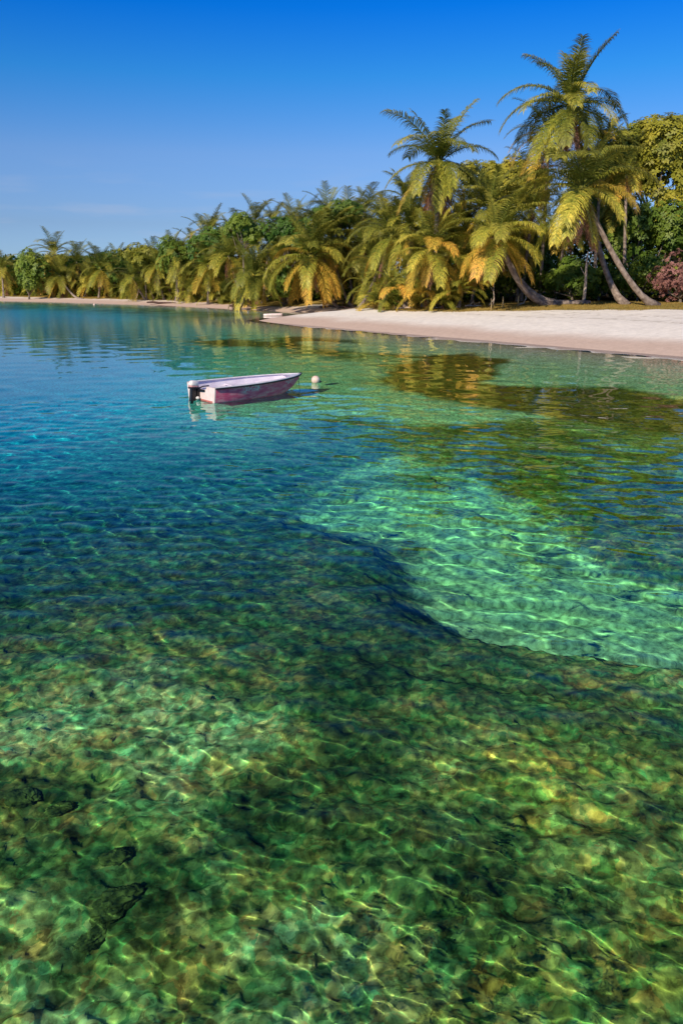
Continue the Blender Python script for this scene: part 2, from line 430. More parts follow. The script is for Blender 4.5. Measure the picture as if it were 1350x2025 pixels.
# ---- the sea surface: a sum of small wave trains, fading where the mesh is too coarse to carry them
random.seed(7)
wx, wy, wq, wcell = polar_grid(r_list(1.3, 28, 1.0036, 28.5) + r_list(28.6, 230, 1.0060, 4200)[4:], angle_list(0.125, 44.0))
wsd = land_sd(wx, wy)
calm = sstep(0, 10, -wsd) * 0.75 + 0.25
lag = sstep(-20, -4, wx) * sstep(60, 75, wy); calm = calm * (1 - 0.75 * lag)
gust = (0.72 + 0.75 * (fbm(wx, wy, 0.06, 2, 77) - 0.35)) * (0.45 + 1.1 * fbm(wx, wy, 0.45, 3, 78))
wz = np.zeros_like(wx)
RG = sstep(7.0, 11.0, wy) * sstep(0.6, -3.0, wx - 0.03 * wy)          # wind ruffled water on the left
NW = 110
for i in range(NW):
    f = i / (NW - 1)
    lam = 2.6 * (0.085 / 2.6) ** (f ** 0.9) * random.uniform(0.9, 1.1)
    spread = 1.0 if lam > 0.25 else 0.60
    ang = R(248) + random.gauss(0, spread)
    k = 2 * math.pi / lam
    slope = 0.0052 if lam > 1.2 else (0.0108 if lam > 0.35 else (0.0070 if lam > 0.18 else 0.0075))
    ph = random.uniform(0, 2 * math.pi)
    wgt = sstep(3.5, 8.0, lam / wcell)
    reg = (1 + 1.1 * RG) if lam < 0.42 else (1 - 0.25 * RG)
    wz += reg * wgt * (slope / k) * np.sin(k * (wx * math.cos(ang) + wy * math.sin(ang)) + ph)
gust = gust * (1 + 0.15 * sstep(12, 18, wy))
wz *= calm * gust
wkeep = (wsd[wq].min(axis=1) < 4.0)
m, nt, out = new_mat('sea_water'); N, L = nt.nodes, nt.links
# clear water: refraction tinted by how much water the light crosses there
pw = N.new('ShaderNodeBsdfPrincipled'); pw.inputs['Transmission Weight'].default_value = 1.0; pw.inputs['Roughness'].default_value = 0.0; pw.inputs['IOR'].default_value = WATER_IOR
pw.inputs['Specular Tint'].default_value = (0.6, 0.62, 0.62, 1)
wa = N.new('ShaderNodeAttribute'); wa.attribute_name = 'water_tint'
wu = N.new('ShaderNodeAttribute'); wu.attribute_name = 'unresolved'; L.new(wu.outputs['Fac'], pw.inputs['Roughness'])
L.new(wa.outputs['Color'], pw.inputs['Base Color']); L.new(pw.outputs[0], out.inputs['Surface'])
m_water = m
wD = bed_fields(wx, wy, wsd, smooth=True)
wD = np.clip(wD, 0.02, 8)
clear = sstep(1.5, -6.5, wx + 0.10 * (wy - 12)) * sstep(6, 16, wy)      # bluer open water on the left, greener by the shore
ab = np.stack([0.52 + 0.50 * clear, 0.02 + 0.11 * clear, 0.33 - 0.28 * clear], 1)
tint = np.exp(-ab * wD[:, None] * 2.2)
water = obj('water', mesh_np('water', np.stack([wx, wy, wz], 1), wq[wkeep], m, attrs={'water_tint': tint, 'unresolved': 0.27 * sstep(30, 105, wy) * sstep(0.5, 5, -wsd) * (1 - 0.55 * lag) * (1 - 0.5 * sstep(14, 4, -wsd))}))
tag(water, kind='structure')
water.cycles.is_caustics_caster = True
# ---- the dry land: pale sand rising from the waterline, then lawn and leaf litter under the trees
gx, gy_, gq, gcell = polar_grid([30 * 1.006 ** i for i in range(300)] + [180 * 1.05 ** i for i in range(30)] + [1100, 1600, 2500], np.radians(np.concatenate([np.arange(-70, -33, 1.5), np.arange(-33, 36, 0.16), np.arange(36, 100, 2.0)])))
gsd = land_sd(gx, gy_)
g_z = ground_z(gx, gy_, gsd)
g_z = np.where(gsd < 0, gsd * 0.22, g_z) + 0.012
# far inland keep flat
veg_px = [(1800, 640), (1500, 622), (1350, 613), (1200, 612), (1060, 614), (980, 616), (900, 617), (800, 615), (740, 612), (722, 610), (705, 608), (680, 610), (640, 609), (600, 607), (550, 607), (500, 605), (440, 601), (380, 597), (330, 594), (250, 592), (150, 590), (60, 588), (0, 586.5)]
def land_pt(px, py):
    z = 0.6
    for _ in range(12):
        x, y = on_plane(px, py, z); z = 0.5 * z + 0.5 * gz(x, y)
    return (x, y)
veg_line = [land_pt(*p) for p in veg_px]
veg_line += [(-76, 160), (-101, 180), (-146, 219), (-182, 290)]
veg_poly = veg_line + [(-176, 415), (100, 660), (710, 710), (910, 300), (520, 70), (210, 30)]
def veg_sd(x, y): return sdf_poly(x + (fbm(x, y, 0.5, 3, 61) - 0.5) * 1.6, y + (fbm(x, y, 0.5, 3, 62) - 0.5) * 1.6, veg_poly)
vsd = veg_sd(gx, gy_)
lawn = sstep(-0.25, 0.35, vsd)
def C3(*c): return np.array(c)[None, :]
a1 = fbm(gx, gy_, 0.35, 4, 71)[:, None]; a2 = fbm(gx, gy_, 2.5, 3, 72)[:, None]
sand_c = C3(0.80, 0.75, 0.68) * (0.90 + 0.2 * a2)
wetk = sstep(4.6, 1.6, gsd + (fbm(gx, gy_, 0.3, 2, 73) - 0.5) * 1.5)[:, None]
sand_c = sand_c * (1 - wetk * 0.75) + C3(0.50, 0.34, 0.26) * wetk * 0.75
wr = np.exp(-((gsd - 9.5 - 2 * (fbm(gx, gy_, 0.12, 2, 74) - 0.5)) / 0.35) ** 2)[:, None] * sstep(0.45, 0.6, a2[:, 0])[:, None]
sand_c = sand_c * (1 - 0.45 * wr) + C3(0.22, 0.17, 0.12) * 0.45 * wr
farb = sstep(-2, -12, gx)[:, None]
sand_c = sand_c * (1 - farb * 0.35) + C3(0.62, 0.44, 0.36) * farb * 0.35
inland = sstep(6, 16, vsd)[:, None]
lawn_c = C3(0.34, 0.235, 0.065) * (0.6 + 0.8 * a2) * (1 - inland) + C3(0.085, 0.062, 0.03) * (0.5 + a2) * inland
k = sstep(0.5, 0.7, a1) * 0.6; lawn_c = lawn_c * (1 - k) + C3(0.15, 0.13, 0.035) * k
# trodden hollows and scattered weed left by the tide
foot = sstep(0.60, 0.72, fbm(gx * 1.0, gy_ * 0.5, 1.8, 3, 88)) * sstep(6, 10, gsd) * (1 - lawn)
g_z = g_z - 0.03 * foot
wk = (sstep(0.63, 0.70, fbm(gx * 0.5, gy_, 2.2, 3, 89)) * np.exp(-((gsd - 13 - 3 * (fbm(gx, gy_, 0.1, 2, 90) - 0.5)) / 1.6) ** 2))[:, None]
sand_c = sand_c * (1 - 0.5 * wk) + C3(0.30, 0.24, 0.17) * 0.5 * wk
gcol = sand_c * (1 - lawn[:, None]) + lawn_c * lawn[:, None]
m, nt, out = new_mat('beach_sand'); N, L = nt.nodes, nt.links
at_ = N.new('ShaderNodeAttribute'); at_.attribute_name = 'albedo'; tc = N.new('ShaderNodeTexCoord')
n1_ = N.new('ShaderNodeTexNoise'); n1_.inputs['Scale'].default_value = 3; n1_.inputs['Detail'].default_value = 8; n1_.inputs['Roughness'].default_value = 0.7
L.new(tc.outputs['Object'], n1_.inputs['Vector'])
mr = N.new('ShaderNodeMapRange'); mr.inputs['From Min'].default_value = 0.3; mr.inputs['From Max'].default_value = 0.7; mr.inputs['To Min'].default_value = 0.9; mr.inputs['To Max'].default_value = 1.1
L.new(n1_.outputs['Fac'], mr.inputs['Value'])
vm = N.new('ShaderNodeVectorMath'); vm.operation = 'SCALE'; L.new(at_.outputs['Color'], vm.inputs[0]); L.new(mr.outputs[0], vm.inputs['Scale'])
bs = N.new('ShaderNodeBsdfDiffuse'); L.new(vm.outputs[0], bs.inputs['Color'])
bp = N.new('ShaderNodeBump'); bp.inputs['Distance'].default_value = 0.02; L.new(n1_.outputs['Fac'], bp.inputs['Height']); L.new(bp.outputs[0], bs.inputs['Normal'])
L.new(bs.outputs[0], out.inputs[0])
gk = gsd[gq].max(axis=1) > -2.5
def strip(name, mask):
    used, inv = np.unique(gq[mask], return_inverse=True)
    o = obj(name, mesh_np(name, np.stack([gx, gy_, g_z], 1)[used], inv.reshape(-1, 4), m, attrs={'albedo': gcol[used]}))
    o.cycles.is_caustics_receiver = True
    return tag(o, kind='structure')
is_lawn = vsd[gq].mean(axis=1) > 1.2
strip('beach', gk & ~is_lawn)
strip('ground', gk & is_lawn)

# ---- short golden grass along the top of the beach
random.seed(3); rng = np.random.default_rng(3)
n = 90000
tx = rng.uniform(-22, 60, n); ty = rng.uniform(48, 92, n)
tv = veg_sd(tx, ty)
ok = (tv > -0.35) & (tv < 9) & (rng.random(n) < (0.35 + 0.65 * sstep(2.5, 0, tv))) & (np.abs(tx) < ty * 0.62)
tx, ty = tx[ok], ty[ok]; n = len(tx)
tz = ground_z(tx, ty)
h = rng.uniform(0.05, 0.2, n); aa_ = rng.uniform(0, 2 * math.pi, n); w_ = rng.uniform(0.02, 0.05, n)
lx, ly = rng.normal(0, 0.06, n), rng.normal(0, 0.06, n)
P = np.stack([np.stack([tx - np.cos(aa_) * w_, ty - np.sin(aa_) * w_, tz - 0.01], 1), np.stack([tx + np.cos(aa_) * w_, ty + np.sin(aa_) * w_, tz - 0.01], 1), np.stack([tx + lx, ty + ly, tz + h], 1)], 1).reshape(-1, 3)
m_grass = simple_mat('dry_grass', (0.38, 0.27, 0.07), 0.8, scale=0.8, col2=(0.17, 0.16, 0.04), trans=0.3, trans_col=(0.4, 0.3, 0.06))
grass = obj('grass', mesh_np('grass', P, np.arange(3 * n).reshape(-1, 3), m_grass, smooth=False))
tag(grass, 'short golden dry grass fringing the top of the white sand under the palms', 'grass', kind='stuff')
# ================================================================ PALMS AND TREES
def leaf_mat(name, c_lo, c_hi, tipc=None, trans=0.26, rough=0.5, spec=0.28, scale=0.9):
    """thin leaf: colour varies from clump to clump and towards the leaf tips (attribute 'age')"""
    m, nt, out = new_mat(name); N, L = nt.nodes, nt.links
    tc = N.new('ShaderNodeTexCoord'); no = N.new('ShaderNodeTexNoise'); no.inputs['Scale'].default_value = scale; no.inputs['Detail'].default_value = 4
    L.new(tc.outputs['Object'], no.inputs['Vector'])
    mr = N.new('ShaderNodeMapRange'); mr.inputs['From Min'].default_value = 0.36; mr.inputs['From Max'].default_value = 0.64; L.new(no.outputs['Fac'], mr.inputs['Value'])
    oi = N.new('ShaderNodeObjectInfo')
    mx = N.new('ShaderNodeMix'); mx.data_type = 'RGBA'; mx.inputs[6].default_value = (*c_lo, 1); mx.inputs[7].default_value = (*c_hi, 1)
    L.new(mr.outputs[0], mx.inputs[0])
    col = mx.outputs[2]
    a = N.new('ShaderNodeAttribute'); a.attribute_name = 'age'
    if tipc:
        m2 = N.new('ShaderNodeMix'); m2.data_type = 'RGBA'; m2.inputs[7].default_value = (*tipc, 1)
        L.new(a.outputs['Fac'], m2.inputs[0]); L.new(col, m2.inputs[6]); col = m2.outputs[2]
    if tipc:
        wn_ = N.new('ShaderNodeTexNoise'); wn_.inputs['Scale'].default_value = 7.0; wn_.inputs['Detail'].default_value = 3; L.new(tc.outputs['Object'], wn_.inputs['Vector'])
        wr_ = N.new('ShaderNodeMapRange'); wr_.inputs['From Min'].default_value = 0.35; wr_.inputs['From Max'].default_value = 0.65; wr_.inputs['To Min'].default_value = 0.6; wr_.inputs['To Max'].default_value = 1.35; L.new(wn_.outputs['Fac'], wr_.inputs['Value'])
        wv_ = N.new('ShaderNodeVectorMath'); wv_.operation = 'SCALE'; L.new(col, wv_.inputs[0]); L.new(wr_.outputs[0], wv_.inputs['Scale']); col = wv_.outputs[0]
    hs = N.new('ShaderNodeHueSaturation')
    r1 = N.new('ShaderNodeMapRange'); r1.inputs['To Min'].default_value = 0.72; r1.inputs['To Max'].default_value = 1.22; L.new(oi.outputs['Random'], r1.inputs['Value'])
    r2 = N.new('ShaderNodeMapRange'); r2.inputs['To Min'].default_value = 0.51; r2.inputs['To Max'].default_value = 0.485; L.new(oi.outputs['Random'], r2.inputs['Value'])
    L.new(r1.outputs[0], hs.inputs['Value']); L.new(r2.outputs[0], hs.inputs['Hue']); L.new(col, hs.inputs['Color'])
    b = N.new('ShaderNodeBsdfPrincipled'); b.inputs['Roughness'].default_value = rough; b.inputs['Specular IOR Level'].default_value = spec
    L.new(hs.outputs[0], b.inputs['Base Color'])
    t = N.new('ShaderNodeBsdfTranslucent'); L.new(hs.outputs[0], t.inputs['Color'])
    ms = N.new('ShaderNodeMixShader'); ms.inputs[0].default_value = trans
    L.new(b.outputs[0], ms.inputs[1]); L.new(t.outputs[0], ms.inputs[2]); L.new(ms.outputs[0], out.inputs[0])
    return m

M_FROND = [leaf_mat('frond_green', (0.060, 0.115, 0.020), (0.19, 0.24, 0.038), (0.36, 0.34, 0.05)),
           leaf_mat('frond_yellowing', (0.085, 0.175, 0.03), (0.30, 0.37, 0.05), (0.60, 0.52, 0.07)),
           leaf_mat('frond_golden', (0.26, 0.28, 0.04), (0.66, 0.54, 0.07), (0.76, 0.46, 0.07)),
           leaf_mat('frond_dead', (0.16, 0.075, 0.045), (0.40, 0.19, 0.11), (0.48, 0.24, 0.16), trans=0.15, rough=0.8, spec=0.1)]
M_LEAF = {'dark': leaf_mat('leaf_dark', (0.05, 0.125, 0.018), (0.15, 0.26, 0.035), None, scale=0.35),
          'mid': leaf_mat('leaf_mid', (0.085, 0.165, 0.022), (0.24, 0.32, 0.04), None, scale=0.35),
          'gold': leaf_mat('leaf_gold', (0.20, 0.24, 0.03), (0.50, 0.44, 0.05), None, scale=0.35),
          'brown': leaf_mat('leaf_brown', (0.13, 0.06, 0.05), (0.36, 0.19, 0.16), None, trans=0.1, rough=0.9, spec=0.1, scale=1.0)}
M_TRUNK = simple_mat('palm_bark', (0.36, 0.29, 0.24), 0.9, scale=3.0, col2=(0.15, 0.11, 0.09), bump=0.05)
M_BARK = simple_mat('tree_bark', (0.26, 0.21, 0.17), 0.9, scale=4.0, col2=(0.10, 0.08, 0.06), bump=0.03)
M_PALE = simple_mat('bleached_wood', (0.62, 0.52, 0.44), 0.85, scale=5.0, col2=(0.36, 0.27, 0.22), bump=0.01)
M_COCO = simple_mat('coconut_husk', (0.36, 0.24, 0.06), 0.6, scale=4.0, col2=(0.20, 0.15, 0.03))

def tube_arrays(pts, radii, seg=8, rings=0.0):
    pts = [np.array(p, dtype=float) for p in pts]; V = []; n = len(pts)
    up = np.array([0.13, 0.31, 0.94])
    for i, p in enumerate(pts):
        t = pts[min(i + 1, n - 1)] - pts[max(i - 1, 0)]; t /= np.linalg.norm(t) + 1e-9
        a = np.cross(t, up if abs(t @ up) < 0.95 else np.array([1.0, 0, 0])); a /= np.linalg.norm(a); b = np.cross(t, a)
        for k in range(seg):
            th = 2 * math.pi * k / seg
            V.append(p + radii[i] * (math.cos(th) * a + math.sin(th) * b))
    F = [(i * seg + k, i * seg + (k + 1) % seg, (i + 1) * seg + (k + 1) % seg, (i + 1) * seg + k) for i in range(n - 1) for k in range(seg)]
    V.append(pts[0]); V.append(pts[-1]); T = []
    for k in range(seg):
        T.append((len(V) - 2, (k + 1) % seg, k)); T.append((len(V) - 1, (n - 1) * seg + k, (n - 1) * seg + (k + 1) % seg))
    return np.array(V), np.array(F), np.array(T)

def tube_mesh(name, pts, radii, mat, seg=8):
    V, F, T = tube_arrays(pts, radii, seg)
    return mesh_np(name, V, [F, T], mat)

def frond_arrays(pitch0, droop, length, rs, pairs=44, leaf=0.95, dead=False, sub=2):
    """a pinnate frond growing along +X from the origin; pitch0 is its angle at the base, droop how far it bends over. returns V, F, age"""
    n = 15; s = np.linspace(0, 1, n); ds = length / (n - 1)
    th = pitch0 - droop * s ** 1.35
    side = rs.uniform(-0.12, 0.12)
    X = np.concatenate([[0], np.cumsum(np.cos(th[:-1]) * ds)]); Z = np.concatenate([[0], np.cumsum(np.sin(th[:-1]) * ds)])
    Y = side * length * s ** 2
    def P(u):
        return np.stack([np.interp(u, s, X), np.interp(u, s, Y), np.interp(u, s, Z)], -1)
    V = []; F = []; A = []
    # rachis as a thin flat three-sided spine
    c = 0
    for i in range(n):
        p = np.array([X[i], Y[i], Z[i]]); w = 0.05 * (1 - s[i]) + 0.008
        nrm = np.array([-math.sin(th[i]), 0, math.cos(th[i])])
        V += [p + np.array([0, w, 0]), p - np.array([0, w, 0]), p - nrm * w * 1.2]; A += [0.25] * 3
        if i:
            for k in range(3):
                F.append((c - 3 + k, c - 3 + (k + 1) % 3, c + (k + 1) % 3, c + k))
        c += 3
    us = np.linspace(0.10, 0.995, pairs)
    for u in us:
        base = P(u); t_ = np.interp(u, s, th); tan = np.array([math.cos(t_), 2 * side * u, math.sin(t_)])
        nrm = np.array([-math.sin(t_), 0, math.cos(t_)])
        L_ = leaf * (length / 4.8) * (math.sin(math.pi * min(1, 0.12 + 0.80 * u)) ** 0.7 * 0.85 + 0.15) * rs.uniform(0.8, 1.12)
        if dead: L_ *= rs.uniform(0.7, 1.0)
        for sg in (-1, 1):
            if rs.random() < (0.16 if dead else 0.03): continue
            fwd = 0.32 + 0.55 * u + rs.uniform(-0.12, 0.12)
            vee = 0.30 + rs.uniform(-0.12, 0.12)
            d = tan * fwd + np.array([0, sg * 1.0, 0]) + nrm * vee * (0.2 if dead else 1.0)
            d /= np.linalg.norm(d)
            hang = (0.75 + 0.45 * rs.random()) * (1.6 if dead else (0.40 + 0.60 * max(0.0, math.cos(t_)) if t_ > 0 else 1.0))
            w = 0.027 * (length / 4.8) * (1.15 if not dead else 0.8)
            k0 = len(V); q = base.copy(); dd = d.copy(); lv = rs.uniform(-0.35, 0.35)
            wd = np.cross(dd, nrm); wd /= np.linalg.norm(wd) + 1e-9
            widths = [w * 0.6, w, w * 0.72, 0.004]
            for j in range(sub + 2):
                wj = widths[min(j, 3)] if sub == 2 else [w * 0.8, w, 0.004][min(j, 2)]
                V += [q - wd * wj, q + wd * wj]; A += [min(1, max(0, 0.15 + 0.5 * u + 0.35 * j / (sub + 1) + lv))] * 2
                if j: F.append((k0 + 2 * j - 2, k0 + 2 * j - 1, k0 + 2 * j + 1, k0 + 2 * j))
                q = q + dd * L_ / (sub + 1)
                dd = dd + np.array([0, 0, -hang * (0.45 + 0.25 * j)]); dd /= np.linalg.norm(dd)
    return np.array(V), np.array(F), np.array(A)

# frond kinds: (pitch at the base, droop, relative length, material, dead)
FK = [(72, 26, 0.92, 0), (62, 56, 1.0, 0), (53, 76, 1.04, 0), (43, 90, 1.04, 0), (32, 96, 1.02, 1), (18, 92, 1.0, 1), (2, 80, 1.0, 1), (-16, 64, 0.98, 1), (-36, 44, 0.95, 2), (-56, 26, 0.9, 2), (-72, 12, 0.75, 3)]
rsf = np.random.RandomState(11)
FR = {}
def frond_arr(kind, seed, lo=False):
    key = (kind, seed, lo)
    if key not in FR:
        p, d, l, mt = FK[kind]
        rs = np.random.RandomState(100 * kind + seed)
        FR[key] = frond_arrays(R(p + rs.uniform(-5, 5)), R(d + rs.uniform(-8, 8)), 4.8 * l, rs, pairs=38 if lo else 64, leaf=1.18, dead=(mt == 3), sub=1 if lo else 2)
    return FR[key]
FM = {}
def frond_mesh(kind, seed, mt):
    key = (kind, seed, mt)
    if key not in FM:
        V, F, A = frond_arr(kind, seed)
        FM[key] = mesh_np('frond', V, F, M_FROND[mt], smooth=False, attrs={'age': A})
    return FM[key]

def crown_plan(rnd, n=26, gold=0.5, dead=4, up=1.0):
    """list of (kind, azimuth, scale) from the centre spear downwards"""
    plan = []
    for i in range(n):
        f = (i + rnd.uniform(-0.4, 0.4)) / n
        kind = min(9, max(0, int((max(0.0, f) ** 0.85 * 10 + rnd.uniform(-1.3, 1.3)) * up)))
        plan.append((kind, i * 2.39996 + rnd.uniform(-0.4, 0.4), rnd.uniform(0.78, 1.12)))
    for i in range(dead):
        plan.append((10, rnd.uniform(0, 6.28), rnd.uniform(0.7, 1.05)))
    return plan

def trunk_curve(base, top, sag=0.18, n=14):
    """leans out low and rises towards the crown"""
    b, t = np.array(base), np.array(top); pts = []
    for i in range(n):
        u = i / (n - 1)
        hz = u ** (1 - sag) if sag >= 0 else u ** (1 / (1 + sag))
        p = np.array([b[0] + (t[0] - b[0]) * hz, b[1] + (t[1] - b[1]) * hz, b[2] + (t[2] - b[2]) * u ** (1 + sag)])
        pts.append(p)
    return pts

def mat_for(kind, gold, rnd):
    mt = FK[kind][3]
    if mt == 3: return 3
    x = gold + rnd.uniform(-0.4, 0.4)
    if x > 0.88 and kind > 2: mt = min(2, mt + 1)
    if x < 0.45: mt = max(0, mt - 1)
    return mt

PALMS = 0
def palm(label, top, base, length, gold=0.5, n=26, dead=4, seed=0, detail=True, group=None, sag=0.18, up=1.0, r0=0.17, cat='palm tree', nuts=0, trunk=True, tilt=(0, 0)):
    """top = crown centre, base = foot of the trunk, both in the world"""
    rnd = random.Random(seed * 7 + 1)
    name = 'palm_tree' if trunk else 'young_palm'
    root = bpy.data.objects.new(name, None); root.empty_display_size = 0.5; link(root)
    root.location = base
    tag(root, label, cat, group)
    top = Vector(top); rel = top - Vector(base); sc = length / 4.8
    if trunk:
        pts = trunk_curve((0, 0, -0.15), (rel.x, rel.y, rel.z), sag)
        k = len(pts)
        rad = [r0 * (1.55 if i == 0 else (1.2 if i == 1 else 1.0 - 0.42 * i / k)) * (1 + 0.05 * rnd.uniform(-1, 1)) for i in range(k)]
        obj('trunk', tube_mesh('trunk', pts, rad, M_TRUNK, 9), root)
    plan = crown_plan(rnd, n, gold, dead, up)
    if detail:
        hub = obj('crown_heart', tube_mesh('crown_heart', [(0, 0, -0.45 * sc), (0, 0, -0.15 * sc), (0, 0, 0.2 * sc), (0, 0, 0.6 * sc)], [0.16 * sc, 0.30 * sc, 0.24 * sc, 0.05 * sc], M_FROND[2], 8), root)
        hub.location = rel
        for kind, az, s_ in plan:
            f = obj('frond' if kind < 10 else 'dead_frond', frond_mesh(kind, rnd.randrange(3), mat_for(kind, gold, rnd)), root)
            f.location = rel + Vector((math.cos(az), math.sin(az), 0)) * 0.12 * sc + Vector((0, 0, (0.25 - 0.045 * kind) * sc))
            f.rotation_euler = (rnd.uniform(-0.15, 0.15) + tilt[0], rnd.uniform(-0.08, 0.08) + tilt[1], az)
            f.scale = (s_ * sc,) * 3
        for i in range(nuts):
            a = i * 1.3
            c = obj('coconut', COCO, root); c.location = rel + Vector((math.cos(a) * 0.34, math.sin(a) * 0.34, -0.35 - 0.12 * (i % 2))) * sc
    else:
        V = []; F = []; A = []; MI = []; c = 0
        for kind, az, s_ in plan:
            v, f, a = frond_arr(kind, rnd.randrange(2), True)
            v = v * s_ * sc; ca, sa = math.cos(az), math.sin(az)
            v = np.stack([v[:, 0] * ca - v[:, 1] * sa, v[:, 0] * sa + v[:, 1] * ca, v[:, 2] + (0.25 - 0.045 * kind) * sc], 1) + np.array(rel)
            V.append(v); F.append(f + c); A.append(a); MI.append(np.full(len(f), mat_for(kind, gold, rnd))); c += len(v)
        obj('crown', mesh_np('crown', np.concatenate(V), np.concatenate(F), smooth=False, mats=M_FROND, mat_idx=np.concatenate(MI), attrs={'age': np.concatenate(A)}), root)
    return root

def ball_mesh(name, r, mat, sx=1, sy=1, sz=1, seg=14, rings=9):
    V = []; F = []
    for i in range(rings + 1):
        ph = math.pi * i / rings
        for j in range(seg):
            th = 2 * math.pi * j / seg
            V.append((r * sx * math.sin(ph) * math.cos(th), r * sy * math.sin(ph) * math.sin(th), r * sz * math.cos(ph)))
    for i in range(rings):
        for j in range(seg):
            F.append((i * seg + j, (i + 1) * seg + j, (i + 1) * seg + (j + 1) % seg, i * seg + (j + 1) % seg))
    return mesh_np(name, V, np.array(F), mat)
COCO = ball_mesh('coconut', 0.13, M_COCO, sz=1.25)

def leafy(label, centre, size, leafk='dark', base=None, seed=0, n=7000, leaf=0.30, lobes=9, cat='tree', name='leafy_tree', group=None, flat=0.0, gaps=0.35):
    """broadleaf crown: many small leaf rosettes on branch ends spread through uneven lobes"""
    rs = np.random.RandomState(seed + 500)
    centre = np.array(centre, dtype=float); size = np.array(size, dtype=float)
    if base is None:
        bx_, by_ = centre[0] + rs.uniform(-0.5, 0.5), centre[1]
        base = (bx_, by_, gz(bx_, by_))
    base = np.array(base, dtype=float)
    root = bpy.data.objects.new(name, None); root.empty_display_size = 0.5; link(root); root.location = Vector(base); tag(root, label, cat, group)
    rel = centre - base
    lc = []; lr = []
    for i in range(lobes):
        d = rs.normal(0, 1, 3); d /= np.linalg.norm(d); d[2] = abs(d[2]) * 1.0 - 0.35 if i % 3 else d[2]
        lc.append(rel + d * size * rs.uniform(0.42, 0.72)); lr.append(size * rs.uniform(0.30, 0.48))
    lc.append(rel); lr.append(size * 0.55)
    # trunk and limbs
    TV = []; TF = []; TT = []; c = 0
    mid = np.array([rel[0] * 0.3, rel[1] * 0.3, max(0.3, (rel[2] - size[2]) * 0.9 + 0.2)])
    limbs = [([(0, 0, -0.2), mid * 0.5, mid], [0.05 + 0.035 * size.max(), 0.045 + 0.028 * size.max(), 0.04 + 0.022 * size.max()])]
    for q in lc:
        mm = (mid + q) / 2 + rs.normal(0, 0.15, 3) * size
        limbs.append(([mid, mm, q], [0.03 + 0.016 * size.max(), 0.02 + 0.009 * size.max(), 0.02]))
    for pts, rad in limbs:
        v, f, t = tube_arrays(pts, rad, 6); TV.append(v); TF.append(f + c); TT.append(t + c); c += len(v)
    obj('trunk', mesh_np('trunk', np.concatenate(TV), [np.concatenate(TF), np.concatenate(TT)], M_BARK), root)
    # rosettes
    nl = 7
    nr = n // nl
    pick = rs.randint(0, len(lc), nr)
    d = rs.normal(0, 1, (nr, 3)); d /= np.linalg.norm(d, axis=1)[:, None]
    rad = rs.uniform(0.55, 1.08, nr) ** 0.7
    cen = np.array(lc)[pick] + d * np.array(lr)[pick] * rad[:, None]
    # holes: drop clumps where a coarse noise is low
    g = fbm(cen[:, 0] * 1.0 + cen[:, 2] * 0.7, cen[:, 1] + cen[:, 2] * 0.9, 0.9 / max(0.6, size.mean() * 0.35), 3, seed + 3)
    ok = g > np.quantile(g, gaps * 0.6)
    ok &= cen[:, 2] > -0.1
    cen = cen[ok]; d = d[ok]; nr = len(cen)
    up = d * 1.0 + np.array([-0.15, -0.35, 0.5]) + rs.normal(0, 0.25, (nr, 3)); up /= np.linalg.norm(up, axis=1)[:, None]
    a = np.cross(up, np.array([0.3, 0.9, 0.1])); a /= np.linalg.norm(a, axis=1)[:, None]; b = np.cross(up, a)
    V = []
    for k in range(nl):
        th = 2 * math.pi * k / nl + rs.uniform(0, 1, nr) * 0.7
        dr = a * np.cos(th)[:, None] + b * np.sin(th)[:, None]; sd_ = -a * np.sin(th)[:, None] + b * np.cos(th)[:, None]
        l_ = leaf * rs.uniform(0.6, 1.2, nr)[:, None]; w = l_ * 0.27; lift = up * rs.uniform(-0.3, 0.55, nr)[:, None]
        p0 = cen + dr * l_ * 0.1; p1 = cen + (dr + lift * 0.6) * l_ * 0.65; p2 = cen + (dr + lift * 0.4) * l_ * 1.15 - np.array([0, 0, 0.1]) * l_
        V.append(np.stack([p0, p1 - sd_ * w, p2, p1 + sd_ * w], 1))
    V = np.concatenate(V).reshape(-1, 3)
    F = np.arange(len(V)).reshape(-1, 4)
    obj('crown', mesh_np('crown', V, F, M_LEAF[leafk], smooth=False), root)
    return root
